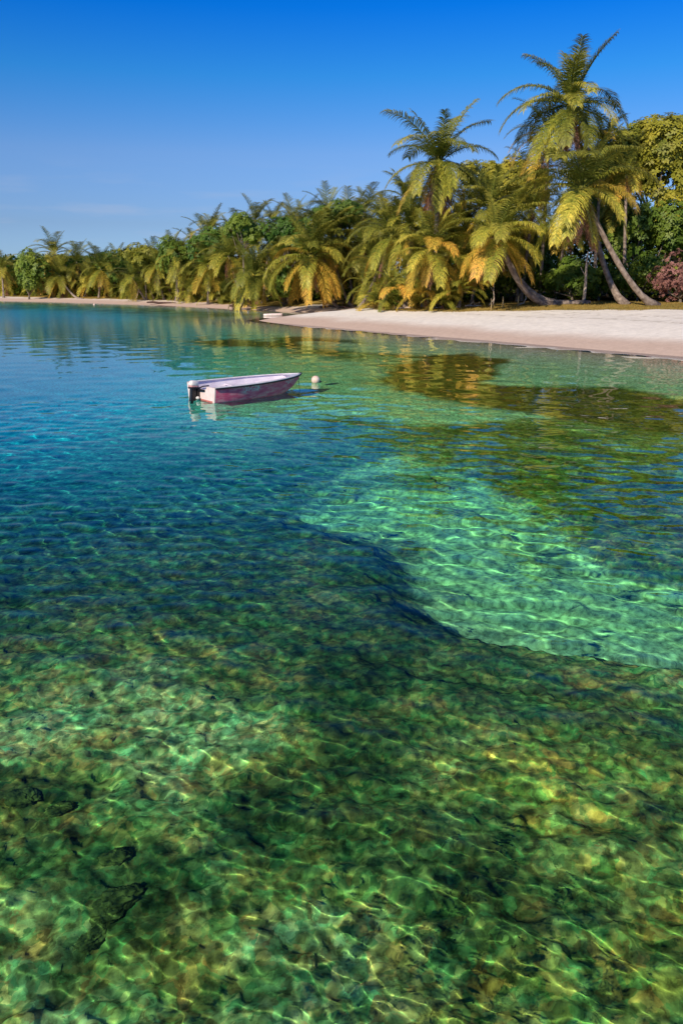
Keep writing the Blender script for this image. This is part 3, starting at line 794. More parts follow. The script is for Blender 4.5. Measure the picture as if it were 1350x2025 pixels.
# ================================================================ WHERE EVERY PLANT STANDS
# label, crown (px, py), distance, crown radius in px, foot (px, py) or None, golden share, fronds, dead fronds, detailed, sag
G1 = 'coconut palms leaning over the near white beach'
G2 = 'coconut palms lining the far curve of the shore'
PL = [
 ('tallest coconut palm of all, its dark upper fronds standing against the deep blue sky', (1128, 208), 76, 104, (1240, 602), 0.30, 30, 3, 1, 0.22, G1),
 ('large golden coconut palm on a thick leaning trunk, below the tallest palm', (1150, 374), 68, 112, (1300, 604), 0.52, 32, 5, 1, 0.18, G1),
 ('tall straight coconut palm alone against the sky, skirted with brown dead fronds', (868, 322), 74, 98, (856, 606), 0.50, 30, 11, 1, 0.05, G1),
 ('drooping golden coconut palm leaning low over the three wooden posts', (985, 468), 69, 88, (1110, 601), 0.80, 28, 7, 1, 0.45, G1),
 ('green coconut palm with upright fronds, just above the drooping golden palm', (968, 412), 73, 72, (1165, 600), 0.40, 24, 2, 1, 0.55, G1),
 ('golden coconut palm directly beneath the brown skirted tall palm', (852, 495), 71, 74, (846, 608), 0.74, 26, 4, 1, 0.05, G1),
 ('greyish green coconut palm with long arching fronds, left of the brown skirted tall palm', (775, 468), 80, 82, (708, 606), 0.42, 26, 2, 1, 0.10, G1),
 ('yellow coconut palm hanging its fronds down to the sand beside the dark inlet', (616, 508), 94, 84, (682, 608), 0.80, 28, 3, 1, 0.35, G2),
 ('coconut palm with a thin bare leaning trunk behind the yellow palm by the inlet', (652, 470), 98, 62, (702, 606), 0.45, 22, 3, 1, 0.30, G2),
 ('coconut palm with one bright yellow rib, right of the flat topped tree', (690, 452), 102, 62, None, 0.62, 24, 3, 0, 0.1, G2),
 ('dark green coconut palm whose crown tops the slope right of the flat topped tree', (722, 420), 106, 52, None, 0.25, 20, 1, 0, 0.1, G2),
 ('dark coconut palm arching left just behind the brown skirted tall palm', (806, 398), 84, 66, None, 0.16, 22, 1, 1, 0.1, G1),
 ('green coconut palm between the arching dark palm and the flat topped tree', (752, 432), 92, 58, None, 0.30, 22, 1, 0, 0.1, G1),
 ('coconut palm leaning over the sand with one orange dead frond, left of the inlet boat', (500, 546), 100, 62, (470, 611), 0.45, 24, 4, 1, 0.15, G2),
 ('small crowned coconut palm behind the palm with the orange dead frond', (532, 478), 108, 46, None, 0.40, 20, 1, 0, 0.1, G2),
 ('olive coconut palm below the rounded tree top, left of the orange frond', (452, 506), 111, 54, None, 0.55, 22, 3, 0, 0.1, G2),
 ('brown skirted coconut palm in the middle of the far shore', (412, 525), 114, 48, None, 0.62, 22, 6, 0, 0.1, G2),
 ('dark coconut palm poking above the tree line in the middle of the far shore', (408, 472), 122, 44, None, 0.22, 20, 1, 0, 0.1, G2),
 ('slim coconut palm in front of the low green trees on the far shore', (352, 510), 122, 44, None, 0.40, 20, 2, 0, 0.1, G2),
 ('yellowish coconut palm above the low bushy palms on the far shore', (308, 522), 126, 42, None, 0.58, 20, 3, 0, 0.1, G2),
 ('coconut palm with arching grey green fronds over the low bushy palms', (262, 548), 127, 40, None, 0.50, 20, 2, 0, 0.1, G2),
 ('orange skirted coconut palm on a short pale trunk by the far sand', (200, 532), 136, 42, (196, 589), 0.66, 22, 7, 0, 0.0, G2),
 ('coconut palm with a trunk leaning left over the far sand', (118, 545), 141, 42, (165, 591), 0.45, 22, 2, 0, 0.35, G2),
 ('tall dark coconut palm right of the round green tree on the far left', (108, 502), 146, 44, None, 0.22, 22, 1, 0, 0.1, G2),
 ('coconut palm with orange lower fronds beside the round green tree', (88, 540), 143, 38, None, 0.62, 20, 6, 0, 0.1, G2),
 ('dark coconut palm between the leaning trunk and the orange skirted palm', (152, 518), 143, 42, None, 0.30, 20, 3, 0, 0.1, G2),
 ('coconut palm at the extreme left edge of the far shore', (4, 532), 150, 40, (8, 589), 0.35, 20, 3, 0, 0.1, G2),
 ('small dark coconut palm whose tip rises right of the orange skirted palm', (232, 522), 139, 34, None, 0.30, 18, 1, 0, 0.1, G2),
 ('coconut palm with pale fronds under the rounded tree top', (474, 462), 118, 46, None, 0.35, 20, 1, 0, 0.1, G2),
 ('coconut palm with spear like fronds right of the rounded tree top', (562, 468), 112, 48, None, 0.42, 20, 1, 0, 0.1, G2),
 ('coconut palm with a drooping brown skirt, left of the yellow palm by the inlet', (556, 512), 104, 44, None, 0.55, 20, 4, 0, 0.1, G2),
 ('golden coconut palm filling the gap behind the drooping golden palm', (918, 448), 77, 62, None, 0.66, 24, 3, 0, 0.1, G1),
 ('yellow coconut palm over the young palms, right of the golden palm under the tall one', (920, 520), 73, 56, (905, 608), 0.74, 24, 3, 0, 0.1, G1),
 ('coconut palm with stiff grey ribs between the arching palm and the golden palm', (812, 448), 78, 62, (800, 608), 0.58, 24, 2, 0, 0.05, G1),
 ('golden coconut palm crown tucked directly under the tallest palm', (1086, 268), 80, 74, None, 0.80, 22, 3, 0, 0.1, G1),
 ('orange tinged coconut palm touching the right side of the tallest palm', (1190, 285), 82, 66, None, 0.72, 24, 3, 0, 0.1, G1),
 ('dull green coconut palm between the drooping golden palm and the big leaning palm', (1052, 412), 79, 64, None, 0.46, 24, 2, 0, 0.1, G1),
 ('yellow green coconut palm in front of the big broad tree on the right', (1238, 345), 79, 50, None, 0.66, 20, 2, 0, 0.1, G1),
]
for i, (lab, c, Y, rp, foot, gold, n, dead, det, sag, grp) in enumerate(PL):
    top = at(c[0], c[1], Y)
    if foot:
        fx, fy = land_pt(*foot)
        if abs(fy - Y) > 14: fy = Y + 6; fx = (foot[0] - 675) / FPX * (fy * CP) 
    else:
        fx, fy = top.x + random.Random(i).uniform(-1.5, 2.0), top.y + random.Random(i + 50).uniform(-0.5, 1.5)
    base = (fx, fy, gz(fx, fy))
    palm(lab, top, base, rp * Y / FPX * (1.2 if i < 3 else 1.24), gold, int(n * (1.02 if i < 4 else 1.2)), dead, seed=i, detail=bool(det), group=grp, sag=sag, r0=0.27 if i < 5 else 0.19, nuts=(7 if i < 8 else 0))

# the crowded second row behind the far beach
SR_L = ['just right of the palm at the extreme left edge', 'low down between the left edge palm and the round green tree', 'directly below the dark palm left of the orange skirted one', 'crowding the left side of the orange skirted palm',
 'crowding the right side of the orange skirted palm', 'low above the left end of the low bushy young palms', 'over the middle of the low bushy young palms', 'behind the low bushy young palms, right half', 'between the low bushy young palms and the slim palm',
 'right of the slim palm, at mid height', 'low on the mid shore, over the spreading young palm', 'upper left of the brown skirted mid shore palm', 'right below the brown skirted mid shore palm', 'left below the olive palm at mid shore', 'right under the rounded tree top',
 'low behind the palm with the orange dead frond', 'upper right of the palm with the orange dead frond', 'between the orange dead frond and the leafy green bush', 'on the skyline left of the flat topped tree', 'below the left end of the flat topped tree',
 'upper left of the yellow palm by the inlet', 'in front of the flat topped tree, highest there', 'touching the right side of the yellow palm by the inlet', 'below the bright yellow rib palm', 'right of the bright yellow rib palm', 'low in the shade left of the near beach young palms',
 'lowest in the shady gap above the inlet end', 'on the low skyline above the slim palm', 'on the skyline left of the tall dark mid shore palm', 'on the skyline right of the tall dark mid shore palm', 'just left of the rounded tree top', 'on the skyline right of the rounded tree top', 'on the skyline above the drooping brown skirt']
SR = [(14, 560, 152, 30), (70, 575, 148, 26), (132, 560, 142, 32), (176, 556, 141, 32), (218, 558, 138, 30), (246, 575, 134, 28), (280, 556, 130, 32), (300, 552, 134, 32), (330, 548, 128, 34), (366, 545, 124, 36), (372, 575, 119, 32),
      (392, 548, 121, 36), (430, 560, 115, 36), (440, 540, 119, 40), (476, 505, 116, 44), (488, 575, 106, 34), (518, 520, 110, 44), (540, 545, 105, 40), (580, 440, 116, 44), (585, 480, 108, 46), (600, 450, 112, 48), (648, 425, 110, 50), (660, 520, 101, 48), (686, 500, 100, 50),
      (716, 480, 97, 52), (740, 520, 90, 50), (722, 560, 88, 44), (340, 500, 131, 36), (385, 490, 127, 38), (420, 455, 126, 38), (455, 470, 121, 40), (505, 440, 120, 42), (540, 440, 119, 42)]
for i, (px, py, Y, rp) in enumerate(SR):
    rnd_ = random.Random(900 + i); top = at(px, py, Y); fx, fy = top.x + rnd_.uniform(-1.5, 1.5), top.y + rnd_.uniform(0, 1.5)
    palm('half hidden coconut palm ' + SR_L[i], top, (fx, fy, gz(fx, fy)), rp * Y / FPX * 1.3, rnd_.uniform(0.25, 0.62), 22, rnd_.choice([1, 2, 3, 5]), seed=400 + i, detail=False, group='coconut palms crowded behind the far beach', sag=0.1, r0=0.15)
SR2_L = ['behind the young palm with wide arching fronds', 'upper right of the green upright palm over the posts', 'halfway between the skirted tall palm and the posts palm', 'peeping out left of the big leaning palm crown', 'behind the left drooping fronds of the big leaning palm',
 'right of the big leaning palm crown, at its height', 'low beneath the golden palm under the skirted one', 'low above the dark fronded young palm', 'right below the hanging dead fronds of the skirted tall palm', 'in the shade between the posts palm and the big leaning palm']
SR2 = [(950, 500, 77, 60), (1010, 430, 84, 62), (890, 470, 80, 60), (1060, 350, 84, 56), (1120, 440, 80, 56), (1215, 400, 84, 50), (830, 545, 76, 52), (765, 540, 82, 54), (930, 400, 84, 52), (1030, 480, 80, 54)]
for i, (px, py, Y, rp) in enumerate(SR2):
    rnd_ = random.Random(950 + i); top = at(px, py, Y); fx, fy = top.x + rnd_.uniform(-1, 1), top.y + rnd_.uniform(0, 1.5)
    palm('half hidden coconut palm ' + SR2_L[i], top, (fx, fy, gz(fx, fy)), rp * Y / FPX * 1.3, rnd_.uniform(0.4, 0.75), 22, rnd_.choice([1, 2, 3]), seed=500 + i, detail=False, group='coconut palms crowded behind the near beach', sag=0.1, r0=0.15)

YP = [
 ('young stemless palm with a bushy yellow clump, leftmost on the near beach', (742, 598), 0.85, 34),
 ('young stemless palm with dark inner fronds beside the leftmost yellow clump', (790, 578), 0.62, 52),
 ('young stemless palm with orange fronds at the foot of the golden palm', (836, 582), 0.85, 44),
 ('young stemless palm with short yellow fronds touching the sand', (872, 598), 0.80, 34),
 ('young stemless palm with wide arching fronds left of the three posts', (905, 574), 0.66, 46),
 ('low young palm on the far sand, left end of the low bushy palms', (262, 588), 0.60, 24),
 ('low young palm with yellow tips in the low bushy palms on the far sand', (290, 582), 0.68, 28),
 ('low young palm at the right end of the low bushy palms on the far sand', (322, 590), 0.55, 26),
 ('low grey green young palm at mid shore under the slim palm', (352, 582), 0.45, 30),
 ('low young palm spreading over the mid shore sand', (385, 592), 0.42, 30),
 ('low young palm under the brown skirted palm at mid shore', (428, 590), 0.50, 30),
 ('low olive young palm left of the trunk with the orange dead frond', (452, 594), 0.48, 24),
]
for i, (lab, c, gold, rp) in enumerate(YP):
    fx, fy = land_pt(c[0], min(612, [v[1] for v in sorted(veg_px, key=lambda q: abs(q[0] - c[0]))][0] - 1))
    z = gz(fx, fy); tz_ = max(z + 0.35, at(c[0], c[1], fy).z)
    palm(lab, (fx, fy, tz_), (fx, fy, z), max(2.4, rp * fy / FPX * 1.45), gold, 15, 2 if gold > 0.7 else 0, seed=200 + i, detail=(fy < 90), group='young palms without trunks at the top of the sand', up=0.72, trunk=False, cat='young palm')

LT = [  # label, centre px, distance, half size in metres (x, y, z), leaf kind, count, name, base px, leaf size
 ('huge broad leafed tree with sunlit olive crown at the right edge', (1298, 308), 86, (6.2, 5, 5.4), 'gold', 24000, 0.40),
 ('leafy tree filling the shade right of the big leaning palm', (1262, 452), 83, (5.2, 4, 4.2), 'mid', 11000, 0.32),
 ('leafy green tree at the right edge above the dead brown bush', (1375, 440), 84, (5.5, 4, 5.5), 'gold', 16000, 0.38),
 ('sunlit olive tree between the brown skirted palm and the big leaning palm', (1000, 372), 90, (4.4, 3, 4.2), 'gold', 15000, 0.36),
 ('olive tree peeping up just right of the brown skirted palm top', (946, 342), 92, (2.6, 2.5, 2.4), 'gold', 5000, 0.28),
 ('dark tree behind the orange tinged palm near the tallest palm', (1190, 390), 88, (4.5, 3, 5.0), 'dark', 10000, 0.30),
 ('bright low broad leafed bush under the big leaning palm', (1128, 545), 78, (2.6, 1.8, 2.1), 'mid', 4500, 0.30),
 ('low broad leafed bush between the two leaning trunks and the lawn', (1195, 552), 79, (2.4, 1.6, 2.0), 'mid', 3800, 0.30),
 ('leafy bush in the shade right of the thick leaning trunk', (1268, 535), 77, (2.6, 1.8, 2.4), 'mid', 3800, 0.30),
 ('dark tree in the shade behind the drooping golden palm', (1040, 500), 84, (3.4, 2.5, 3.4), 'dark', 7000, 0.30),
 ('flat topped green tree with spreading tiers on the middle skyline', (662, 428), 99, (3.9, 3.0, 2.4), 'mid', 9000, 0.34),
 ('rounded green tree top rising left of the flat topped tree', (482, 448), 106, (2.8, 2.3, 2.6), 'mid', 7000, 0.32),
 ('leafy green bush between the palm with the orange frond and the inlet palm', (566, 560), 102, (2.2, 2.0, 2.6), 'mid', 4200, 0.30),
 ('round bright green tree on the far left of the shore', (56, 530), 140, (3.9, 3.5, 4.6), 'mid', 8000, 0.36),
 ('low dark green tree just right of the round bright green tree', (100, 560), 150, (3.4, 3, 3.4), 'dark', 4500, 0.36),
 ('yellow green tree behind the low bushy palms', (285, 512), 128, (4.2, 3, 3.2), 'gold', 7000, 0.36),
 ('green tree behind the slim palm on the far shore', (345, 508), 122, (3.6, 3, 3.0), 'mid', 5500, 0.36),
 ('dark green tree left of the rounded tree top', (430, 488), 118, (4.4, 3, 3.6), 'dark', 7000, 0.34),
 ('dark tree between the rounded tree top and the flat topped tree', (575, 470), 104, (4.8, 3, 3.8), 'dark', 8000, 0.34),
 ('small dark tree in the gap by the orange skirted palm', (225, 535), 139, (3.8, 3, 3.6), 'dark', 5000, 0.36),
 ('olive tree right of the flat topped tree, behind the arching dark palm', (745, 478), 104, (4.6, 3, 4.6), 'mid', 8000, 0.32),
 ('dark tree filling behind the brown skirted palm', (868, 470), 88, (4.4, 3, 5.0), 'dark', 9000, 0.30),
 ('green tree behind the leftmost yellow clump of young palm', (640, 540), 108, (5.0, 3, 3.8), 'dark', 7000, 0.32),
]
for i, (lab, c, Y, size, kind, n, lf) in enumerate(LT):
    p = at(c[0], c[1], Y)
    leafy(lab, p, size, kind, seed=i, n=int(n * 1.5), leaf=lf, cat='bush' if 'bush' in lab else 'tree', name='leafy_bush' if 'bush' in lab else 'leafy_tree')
p = at(1345, 552, 71.5)
leafy('dry brown bush with withered leaves at the right edge of the lawn', p, (3.0, 2.2, 2.3), 'brown', seed=77, n=11000, leaf=0.17, cat='bush', name='dead_bush')

# dense undergrowth in the shade behind the front row, and the wood beyond it: one mass nobody could count
def mass(name, label, off0, off1, h0, h1, n, kind, seed, leaf=0.4, mod=0.12):
    rs = np.random.RandomState(seed)
    vp = np.array(veg_line); seg = np.linalg.norm(np.diff(vp, axis=0), axis=1); cum = np.concatenate([[0], np.cumsum(seg)])
    # distribute by angle seen, so that far stretches are not starved
    X = []; Yv = []
    t = rs.uniform(0, cum[-1], n * 2)
    x0 = np.interp(t, cum, vp[:, 0]); y0 = np.interp(t, cum, vp[:, 1])
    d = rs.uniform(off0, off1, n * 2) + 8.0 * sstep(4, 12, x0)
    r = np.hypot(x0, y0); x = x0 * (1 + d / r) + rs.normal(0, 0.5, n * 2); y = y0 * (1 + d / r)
    sd = veg_sd(x, y); ok = sd > off0 * 0.5
    x, y = x[ok][:n], y[ok][:n]; m_ = len(x)
    hh = (h0 + (h1 - h0) * fbm(x, y, mod, 3, seed)) 
    z = ground_z(x, y) + hh * rs.uniform(0, 1, m_) ** 0.6
    V = []
    for k in range(5):
        th = rs.uniform(0, 6.28, m_); el = rs.uniform(-0.3, 1.0, m_); l_ = leaf * rs.uniform(0.6, 1.3, m_)
        dr = np.stack([np.cos(th) * np.cos(el), np.sin(th) * np.cos(el), np.sin(el)], 1); sd_ = np.stack([-np.sin(th), np.cos(th), 0 * th], 1)
        c = np.stack([x, y, z], 1)
        V.append(np.stack([c, c + dr * l_[:, None] * .6 - sd_ * l_[:, None] * .22, c + dr * l_[:, None] * 1.1, c + dr * l_[:, None] * .6 + sd_ * l_[:, None] * .22], 1))
    V = np.concatenate(V).reshape(-1, 3)
    o = obj(name, mesh_np(name, V, np.arange(len(V)).reshape(-1, 4), M_LEAF[kind], smooth=False))
    return tag(o, label, name, kind='stuff')
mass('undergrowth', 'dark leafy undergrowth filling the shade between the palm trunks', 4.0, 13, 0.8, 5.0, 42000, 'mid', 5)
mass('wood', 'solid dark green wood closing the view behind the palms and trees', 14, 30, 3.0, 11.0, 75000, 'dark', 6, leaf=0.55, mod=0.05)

# ================================================================ SMALL THINGS ON THE SHORE
M_POST = simple_mat('weathered_wood', (0.62, 0.46, 0.22), 0.8, scale=6.0, col2=(0.40, 0.27, 0.12))
for i, (px, py, h, lab) in enumerate([(970, 615, 1.05, 'pale wooden post at the sand edge, leftmost of the three'), (993, 609, 0.95, 'pale wooden post with a reddish foot, middle of the three'), (1023, 606, 0.9, 'thin wooden post on the lawn, rightmost of the three')]):
    x, y = land_pt(px, py); z = gz(x, y)
    o = obj('wooden_post', tube_mesh('wooden_post', [(0, 0, -0.1), (0.01, 0, h * 0.5), (0.02 * (i - 1), 0.01, h * 0.97), (0.02 * (i - 1), 0.01, h)], [0.05, 0.047, 0.042, 0.03], M_POST, 8))
    o.location = (x, y, z); tag(o, lab, 'post', 'wooden posts under the drooping palm')
def bare(label, px, py, pts, rad, name='bare_sapling', cat='sapling', branches=()):
    x, y = land_pt(px, py); z = gz(x, y)
    r_ = bpy.data.objects.new(name, None); link(r_); r_.location = (x, y, z); tag(r_, label, cat)
    obj('stem', tube_mesh('stem', pts, rad, M_PALE, 7), r_)
    for b_, rr in branches: obj('branch', tube_mesh('branch', b_, rr, M_PALE, 6), r_)
bare('crooked bare white stem bending up right of the three posts', 1032, 603, [(-0.35, 0, 0.03), (0.1, 0, 0.18), (0.3, 0, 0.6), (0.22, 0, 1.2), (0.3, 0, 1.7)], [0.07, 0.07, 0.06, 0.05, 0.03], branches=[([(0.3, 0, 0.6), (0.55, 0.1, 1.0), (0.6, 0.1, 1.4)], [0.04, 0.03, 0.015])])
bare('bleached forked branch standing upright behind the leftmost post', 974, 604, [(0, 0, -0.05), (0.08, 0, 0.6), (-0.02, 0, 1.3), (0.0, 0, 1.9)], [0.06, 0.05, 0.05, 0.03], 'forked_branch', 'branch', [([(0.08, 0, 0.6), (-0.25, 0.05, 0.1), (-0.4, 0.05, -0.03)], [0.05, 0.045, 0.04]), ([(-0.02, 0, 1.2), (-0.3, 0, 1.6)], [0.035, 0.02])])
bare('thin straight pale trunk on the lawn below the big leaning palm', 1153, 600, [(0, 0, -0.1), (0.03, 0, 1.6), (-0.04, 0, 3.2), (0.05, 0.1, 4.4)], [0.17, 0.13, 0.1, 0.05], 'bare_sapling', 'sapling', [([(-0.04, 0, 3.0), (0.5, 0.1, 3.9), (0.8, 0.1, 4.6)], [0.05, 0.035, 0.02]), ([(0.02, 0, 2.2), (-0.5, 0.1, 3.1)], [0.04, 0.02])])
# driftwood
def drift(label, px, py, ln, rot, r=0.07, mat=None, n=3, seed=0):
    rs = random.Random(seed); x, y = land_pt(px, py); z = gz(x, y)
    pts = [(-ln / 2 + ln * k / 5, rs.uniform(-0.06, 0.06) * ln, r * 0.8 + abs(rs.gauss(0, 0.03)) * ln) for k in range(6)]
    o_ = bpy.data.objects.new('driftwood', None); link(o_); o_.location = (x, y, z); o_.rotation_euler = (0, 0, rot); tag(o_, label, 'driftwood', 'driftwood lying on the sand')
    obj('log', tube_mesh('log', pts, [r * 0.7, r, r, r * 0.9, r * 0.7, r * 0.4], mat or M_PALE, 8), o_)
    for k in range(n):
        q = pts[1 + k % 4]; obj('branch', tube_mesh('branch', [q, (q[0] + rs.uniform(-.3, .5) * ln * .5, q[1] + rs.uniform(-.3, .3) * ln, q[2] + rs.uniform(.1, .3) * ln), (q[0] + rs.uniform(-.4, .6) * ln * .5, q[1] + rs.uniform(-.4, .4) * ln, q[2] + rs.uniform(.2, .4) * ln)], [r * .5, r * .35, r * .15], mat or M_PALE, 6), o_)
M_DARKWOOD = simple_mat('dark_driftwood', (0.16, 0.09, 0.07), 0.9, scale=6.0, col2=(0.06, 0.035, 0.03))
drift('bleached driftwood branch lying left of the leftmost post', 935, 607, 1.6, 0.2, 0.08, None, 4, 1)
drift('pale driftwood log half hidden below the young palms', 800, 611, 1.8, -0.15, 0.08, None, 3, 2)
drift('thin driftwood branch behind the orange young palm', 858, 610, 1.5, 0.3, 0.06, None, 4, 3)
drift('dark tangled dead branch on the sand under the inlet palms', 655, 611, 3.0, 0.1, 0.09, M_DARKWOOD, 5, 4)
drift('dark dead branch at the water end of the inlet', 690, 610, 2.6, -0.3, 0.09, M_DARKWOOD, 5, 5)
drift('dark stump end on the sand by the orange dead frond', 466, 607, 1.6, 0.4, 0.16, M_DARKWOOD, 2, 6)
drift('dark log at the waterline of the far shore', 320, 601, 4.2, 0.05, 0.16, M_DARKWOOD, 1, 7)

def rock_mesh(name, size, seed, mat, seg=60, rings=40, amp=0.55):
    th = np.linspace(0, 2 * math.pi, seg, endpoint=False); ph = np.linspace(0, math.pi, rings + 1)
    T, Pp = np.meshgrid(th, ph); x = np.sin(Pp) * np.cos(T); y = np.sin(Pp) * np.sin(T); z = np.cos(Pp)
    r = 1 + amp * 2 * (fbm(x * 1.3 + z * 0.9 + 5, y * 1.3 - z * 0.8 + 9, 1.4, 4, seed) - 0.5) + 0.45 * (fbm(x + z * 2, y - z * 2, 5, 3, seed + 1) - 0.5)
    V = np.stack([x * r * size[0], y * r * size[1], z * r * size[2]], -1).reshape(-1, 3)
    F = [(i * seg + j, (i + 1) * seg + j, (i + 1) * seg + (j + 1) % seg, i * seg + (j + 1) % seg) for i in range(rings) for j in range(seg)]
    return mesh_np(name, V, np.array(F), mat)
M_ROCK = simple_mat('coral_rock', (0.24, 0.20, 0.08), 0.9, scale=10.0, col2=(0.03, 0.035, 0.015), bump=0.03)
def bed_at(px, py):
    d = 1.3
    for _ in range(6):
        x, y = on_bed(px, py, d)
        a_ = np.array([x]); b_ = np.array([y]); d = float(bed_fields(a_, b_, land_sd(a_, b_))[0][0])
    return x, y, -d
for i, (px, py, sz, rz, lab) in enumerate([
    (235, 1700, (0.17, 0.13, 0.15), 0.4, 'dark rounded coral rock on the seabed, upright one near the lower left'),
    (232, 1790, (0.30, 0.20, 0.12), 0.9, 'long brown coral rock ledge on the seabed just below the upright rock'),
    (40, 1575, (0.24, 0.15, 0.10), 0.1, 'dark flat coral rock on the seabed at the left edge'),
    (120, 1600, (0.20, 0.11, 0.10), 0.7, 'small ridged coral rock on the seabed right of the left edge rock'),
    (180, 1860, (0.24, 0.13, 0.09), 1.0, 'low coral rock on the seabed below the long brown ledge')]):
    x, y, z = bed_at(px, py)
    o = obj('coral_rock', rock_mesh('coral_rock', sz, 300 + i, M_ROCK)); o.scale = (0.62,) * 3; o.location = (x, y, z + sz[2] * 0.2); o.rotation_euler = (0, 0, rz)
    tag(o, lab, 'rock', 'coral rocks on the seabed'); o.cycles.is_caustics_receiver = True
# ================================================================ THE MOORED BOAT
M_WHITE = simple_mat('white_gelcoat', (0.86, 0.83, 0.86), 0.3, scale=4.0, col2=(0.72, 0.68, 0.74), coat=0.2)
M_LILAC = simple_mat('pale_inner_paint', (0.80, 0.76, 0.84), 0.45, scale=3.0, col2=(0.66, 0.60, 0.72))
M_RUB = simple_mat('black_rubber', (0.03, 0.02, 0.035), 0.6)
M_TRAN = simple_mat('transom_paint', (0.86, 0.74, 0.72), 0.4, scale=5.0, col2=(0.78, 0.60, 0.58))
M_REDL = simple_mat('red_waterline', (0.62, 0.20, 0.17), 0.5, scale=8)
M_BLACK = simple_mat('black_engine', (0.015, 0.016, 0.022), 0.35, scale=8)
M_COWL = simple_mat('white_cowling', (0.86, 0.82, 0.80), 0.25, scale=8, col2=(0.78, 0.72, 0.70), coat=0.5)
M_PINK = simple_mat('faded_red_band', (0.66, 0.32, 0.33), 0.4, scale=10)
M_ROPE = simple_mat('mooring_rope', (0.45, 0.42, 0.34), 0.9, scale=20)

# worn magenta topsides with chalky streaks and two scuffed pale patches near the gunwale
m, nt, out = new_mat('worn_magenta_paint'); N, L = nt.nodes, nt.links
tc = N.new('ShaderNodeTexCoord'); mp = N.new('ShaderNodeMapping'); mp.inputs['Scale'].default_value = (1.6, 1.6, 5.0); L.new(tc.outputs['Object'], mp.inputs['Vector'])
n1_ = N.new('ShaderNodeTexNoise'); n1_.inputs['Scale'].default_value = 2.0; n1_.inputs['Detail'].default_value = 8; n1_.inputs['Roughness'].default_value = 0.65; L.new(mp.outputs[0], n1_.inputs['Vector'])
rp = N.new('ShaderNodeValToRGB'); L.new(n1_.outputs['Fac'], rp.inputs[0])
e = rp.color_ramp.elements; e[0].position = 0.30; e[0].color = (0.72, 0.06, 0.17, 1); e[1].position = 0.85; e[1].color = (0.92, 0.55, 0.56, 1)
q = e.new(0.48); q.color = (0.88, 0.13, 0.25, 1); q = e.new(0.62); q.color = (0.90, 0.28, 0.36, 1)
ma = N.new('ShaderNodeAttribute'); ma.attribute_name = 'scuff'
n2_ = N.new('ShaderNodeTexNoise'); n2_.inputs['Scale'].default_value = 14; n2_.inputs['Detail'].default_value = 5; L.new(tc.outputs['Object'], n2_.inputs['Vector'])
mu = N.new('ShaderNodeMath'); mu.operation = 'MULTIPLY'; L.new(ma.outputs['Fac'], mu.inputs[0])
mr = N.new('ShaderNodeMapRange'); mr.inputs['From Min'].default_value = 0.46; mr.inputs['From Max'].default_value = 0.62; L.new(n2_.outputs['Fac'], mr.inputs['Value']); L.new(mr.outputs[0], mu.inputs[1])
mx = N.new('ShaderNodeMix'); mx.data_type = 'RGBA'; mx.inputs[7].default_value = (0.74, 0.60, 0.66, 1); L.new(mu.outputs[0], mx.inputs[0]); L.new(rp.outputs['Color'], mx.inputs[6])
pb = N.new('ShaderNodeBsdfPrincipled'); pb.inputs['Roughness'].default_value = 0.6; pb.inputs['Specular IOR Level'].default_value = 0.15; L.new(mx.outputs[2], pb.inputs['Base Color']); L.new(pb.outputs[0], out.inputs[0])
M_MAG = m

BL = 4.05; TH = R(39)
def hb(s): return 0.925 * (1 - min(1.0, max(0, s)) ** 2.7) ** 0.72 * (1 + 0.05 * math.sin(math.pi * s)) + 0.015
def shz(s): return 0.50 + 0.085 * max(0.0, s) ** 1.8
def keel(s): return -0.20 if s < 0.62 else -0.20 + (shz(1) + 0.14) * ((s - 0.62) / 0.38) ** 2.3
NS = 34
S = [i / (NS - 1) for i in range(NS)]
def section(s, off=0.0, floor=None):
    b = max(0.004, hb(s) - off); zt = shz(s); zk = keel(s)
    if floor is not None: zk = max(floor, zk + 0.05)
    zc = zk + (zt - zk) * (0.20 + 0.10 * s); bc = b * (0.90 - 0.20 * s)
    pts = [(0.0, zk), (bc * 0.55, zk + (zc - zk) * 0.5), (bc, zc)]
    for k in range(1, 7):
        u = k / 6; pts.append((bc + (b - bc) * (u ** 0.8), zc + (zt - zc) * u))
    return pts
def loft(off=0.0, floor=None, s0=0.0, s1=1.0, ns=NS):
    V = []; F = []
    for i in range(ns):
        s = s0 + (s1 - s0) * i / (ns - 1); half = section(s, off, floor)
        x = s * BL
        ring = [(x, -y, z) for y, z in half[::-1]] + [(x, y, z) for y, z in half[1:]]
        V += ring
    w = len(ring)
    for i in range(ns - 1):
        for k in range(w - 1):
            F.append((i * w + k, i * w + k + 1, (i + 1) * w + k + 1, (i + 1) * w + k))
    return np.array(V), np.array(F), w
boat = bpy.data.objects.new('motor_boat', None); link(boat)
sx_, sy_ = on_plane(424, 797, 0.0)
boat.location = (sx_ - math.sin(TH) * 0.80, sy_ + math.cos(TH) * 0.80, 0.0)
boat.rotation_euler = (R(0.5), 0, TH)
tag(boat, 'worn magenta open boat with white gunwale, moored with its outboard towards the viewer', 'boat')
V, F, w = loft()
sc_ = np.zeros(len(V))
for i, (x, y, z) in enumerate(V):
    s = x / BL; dz = shz(s) - z
    if y < 0:
        if 0.26 < s < 0.44 and dz < 0.2: sc_[i] = 1.0
        if 0.74 < s < 0.86 and dz < 0.2: sc_[i] = 0.9
hull = obj('hull', mesh_np('hull', V, F[:, ::-1], M_MAG, attrs={'scuff': sc_}), boat); tag(hull, 'worn magenta painted side with chalky pale scuffs')
Vi, Fi, _w = loft(0.05, 0.02, 0.012, 0.965)
Vi[:, 2] = np.minimum(Vi[:, 2], Vi[:, 2])
obj('inner_hull', mesh_np('inner_hull', Vi, Fi, M_LILAC), boat)
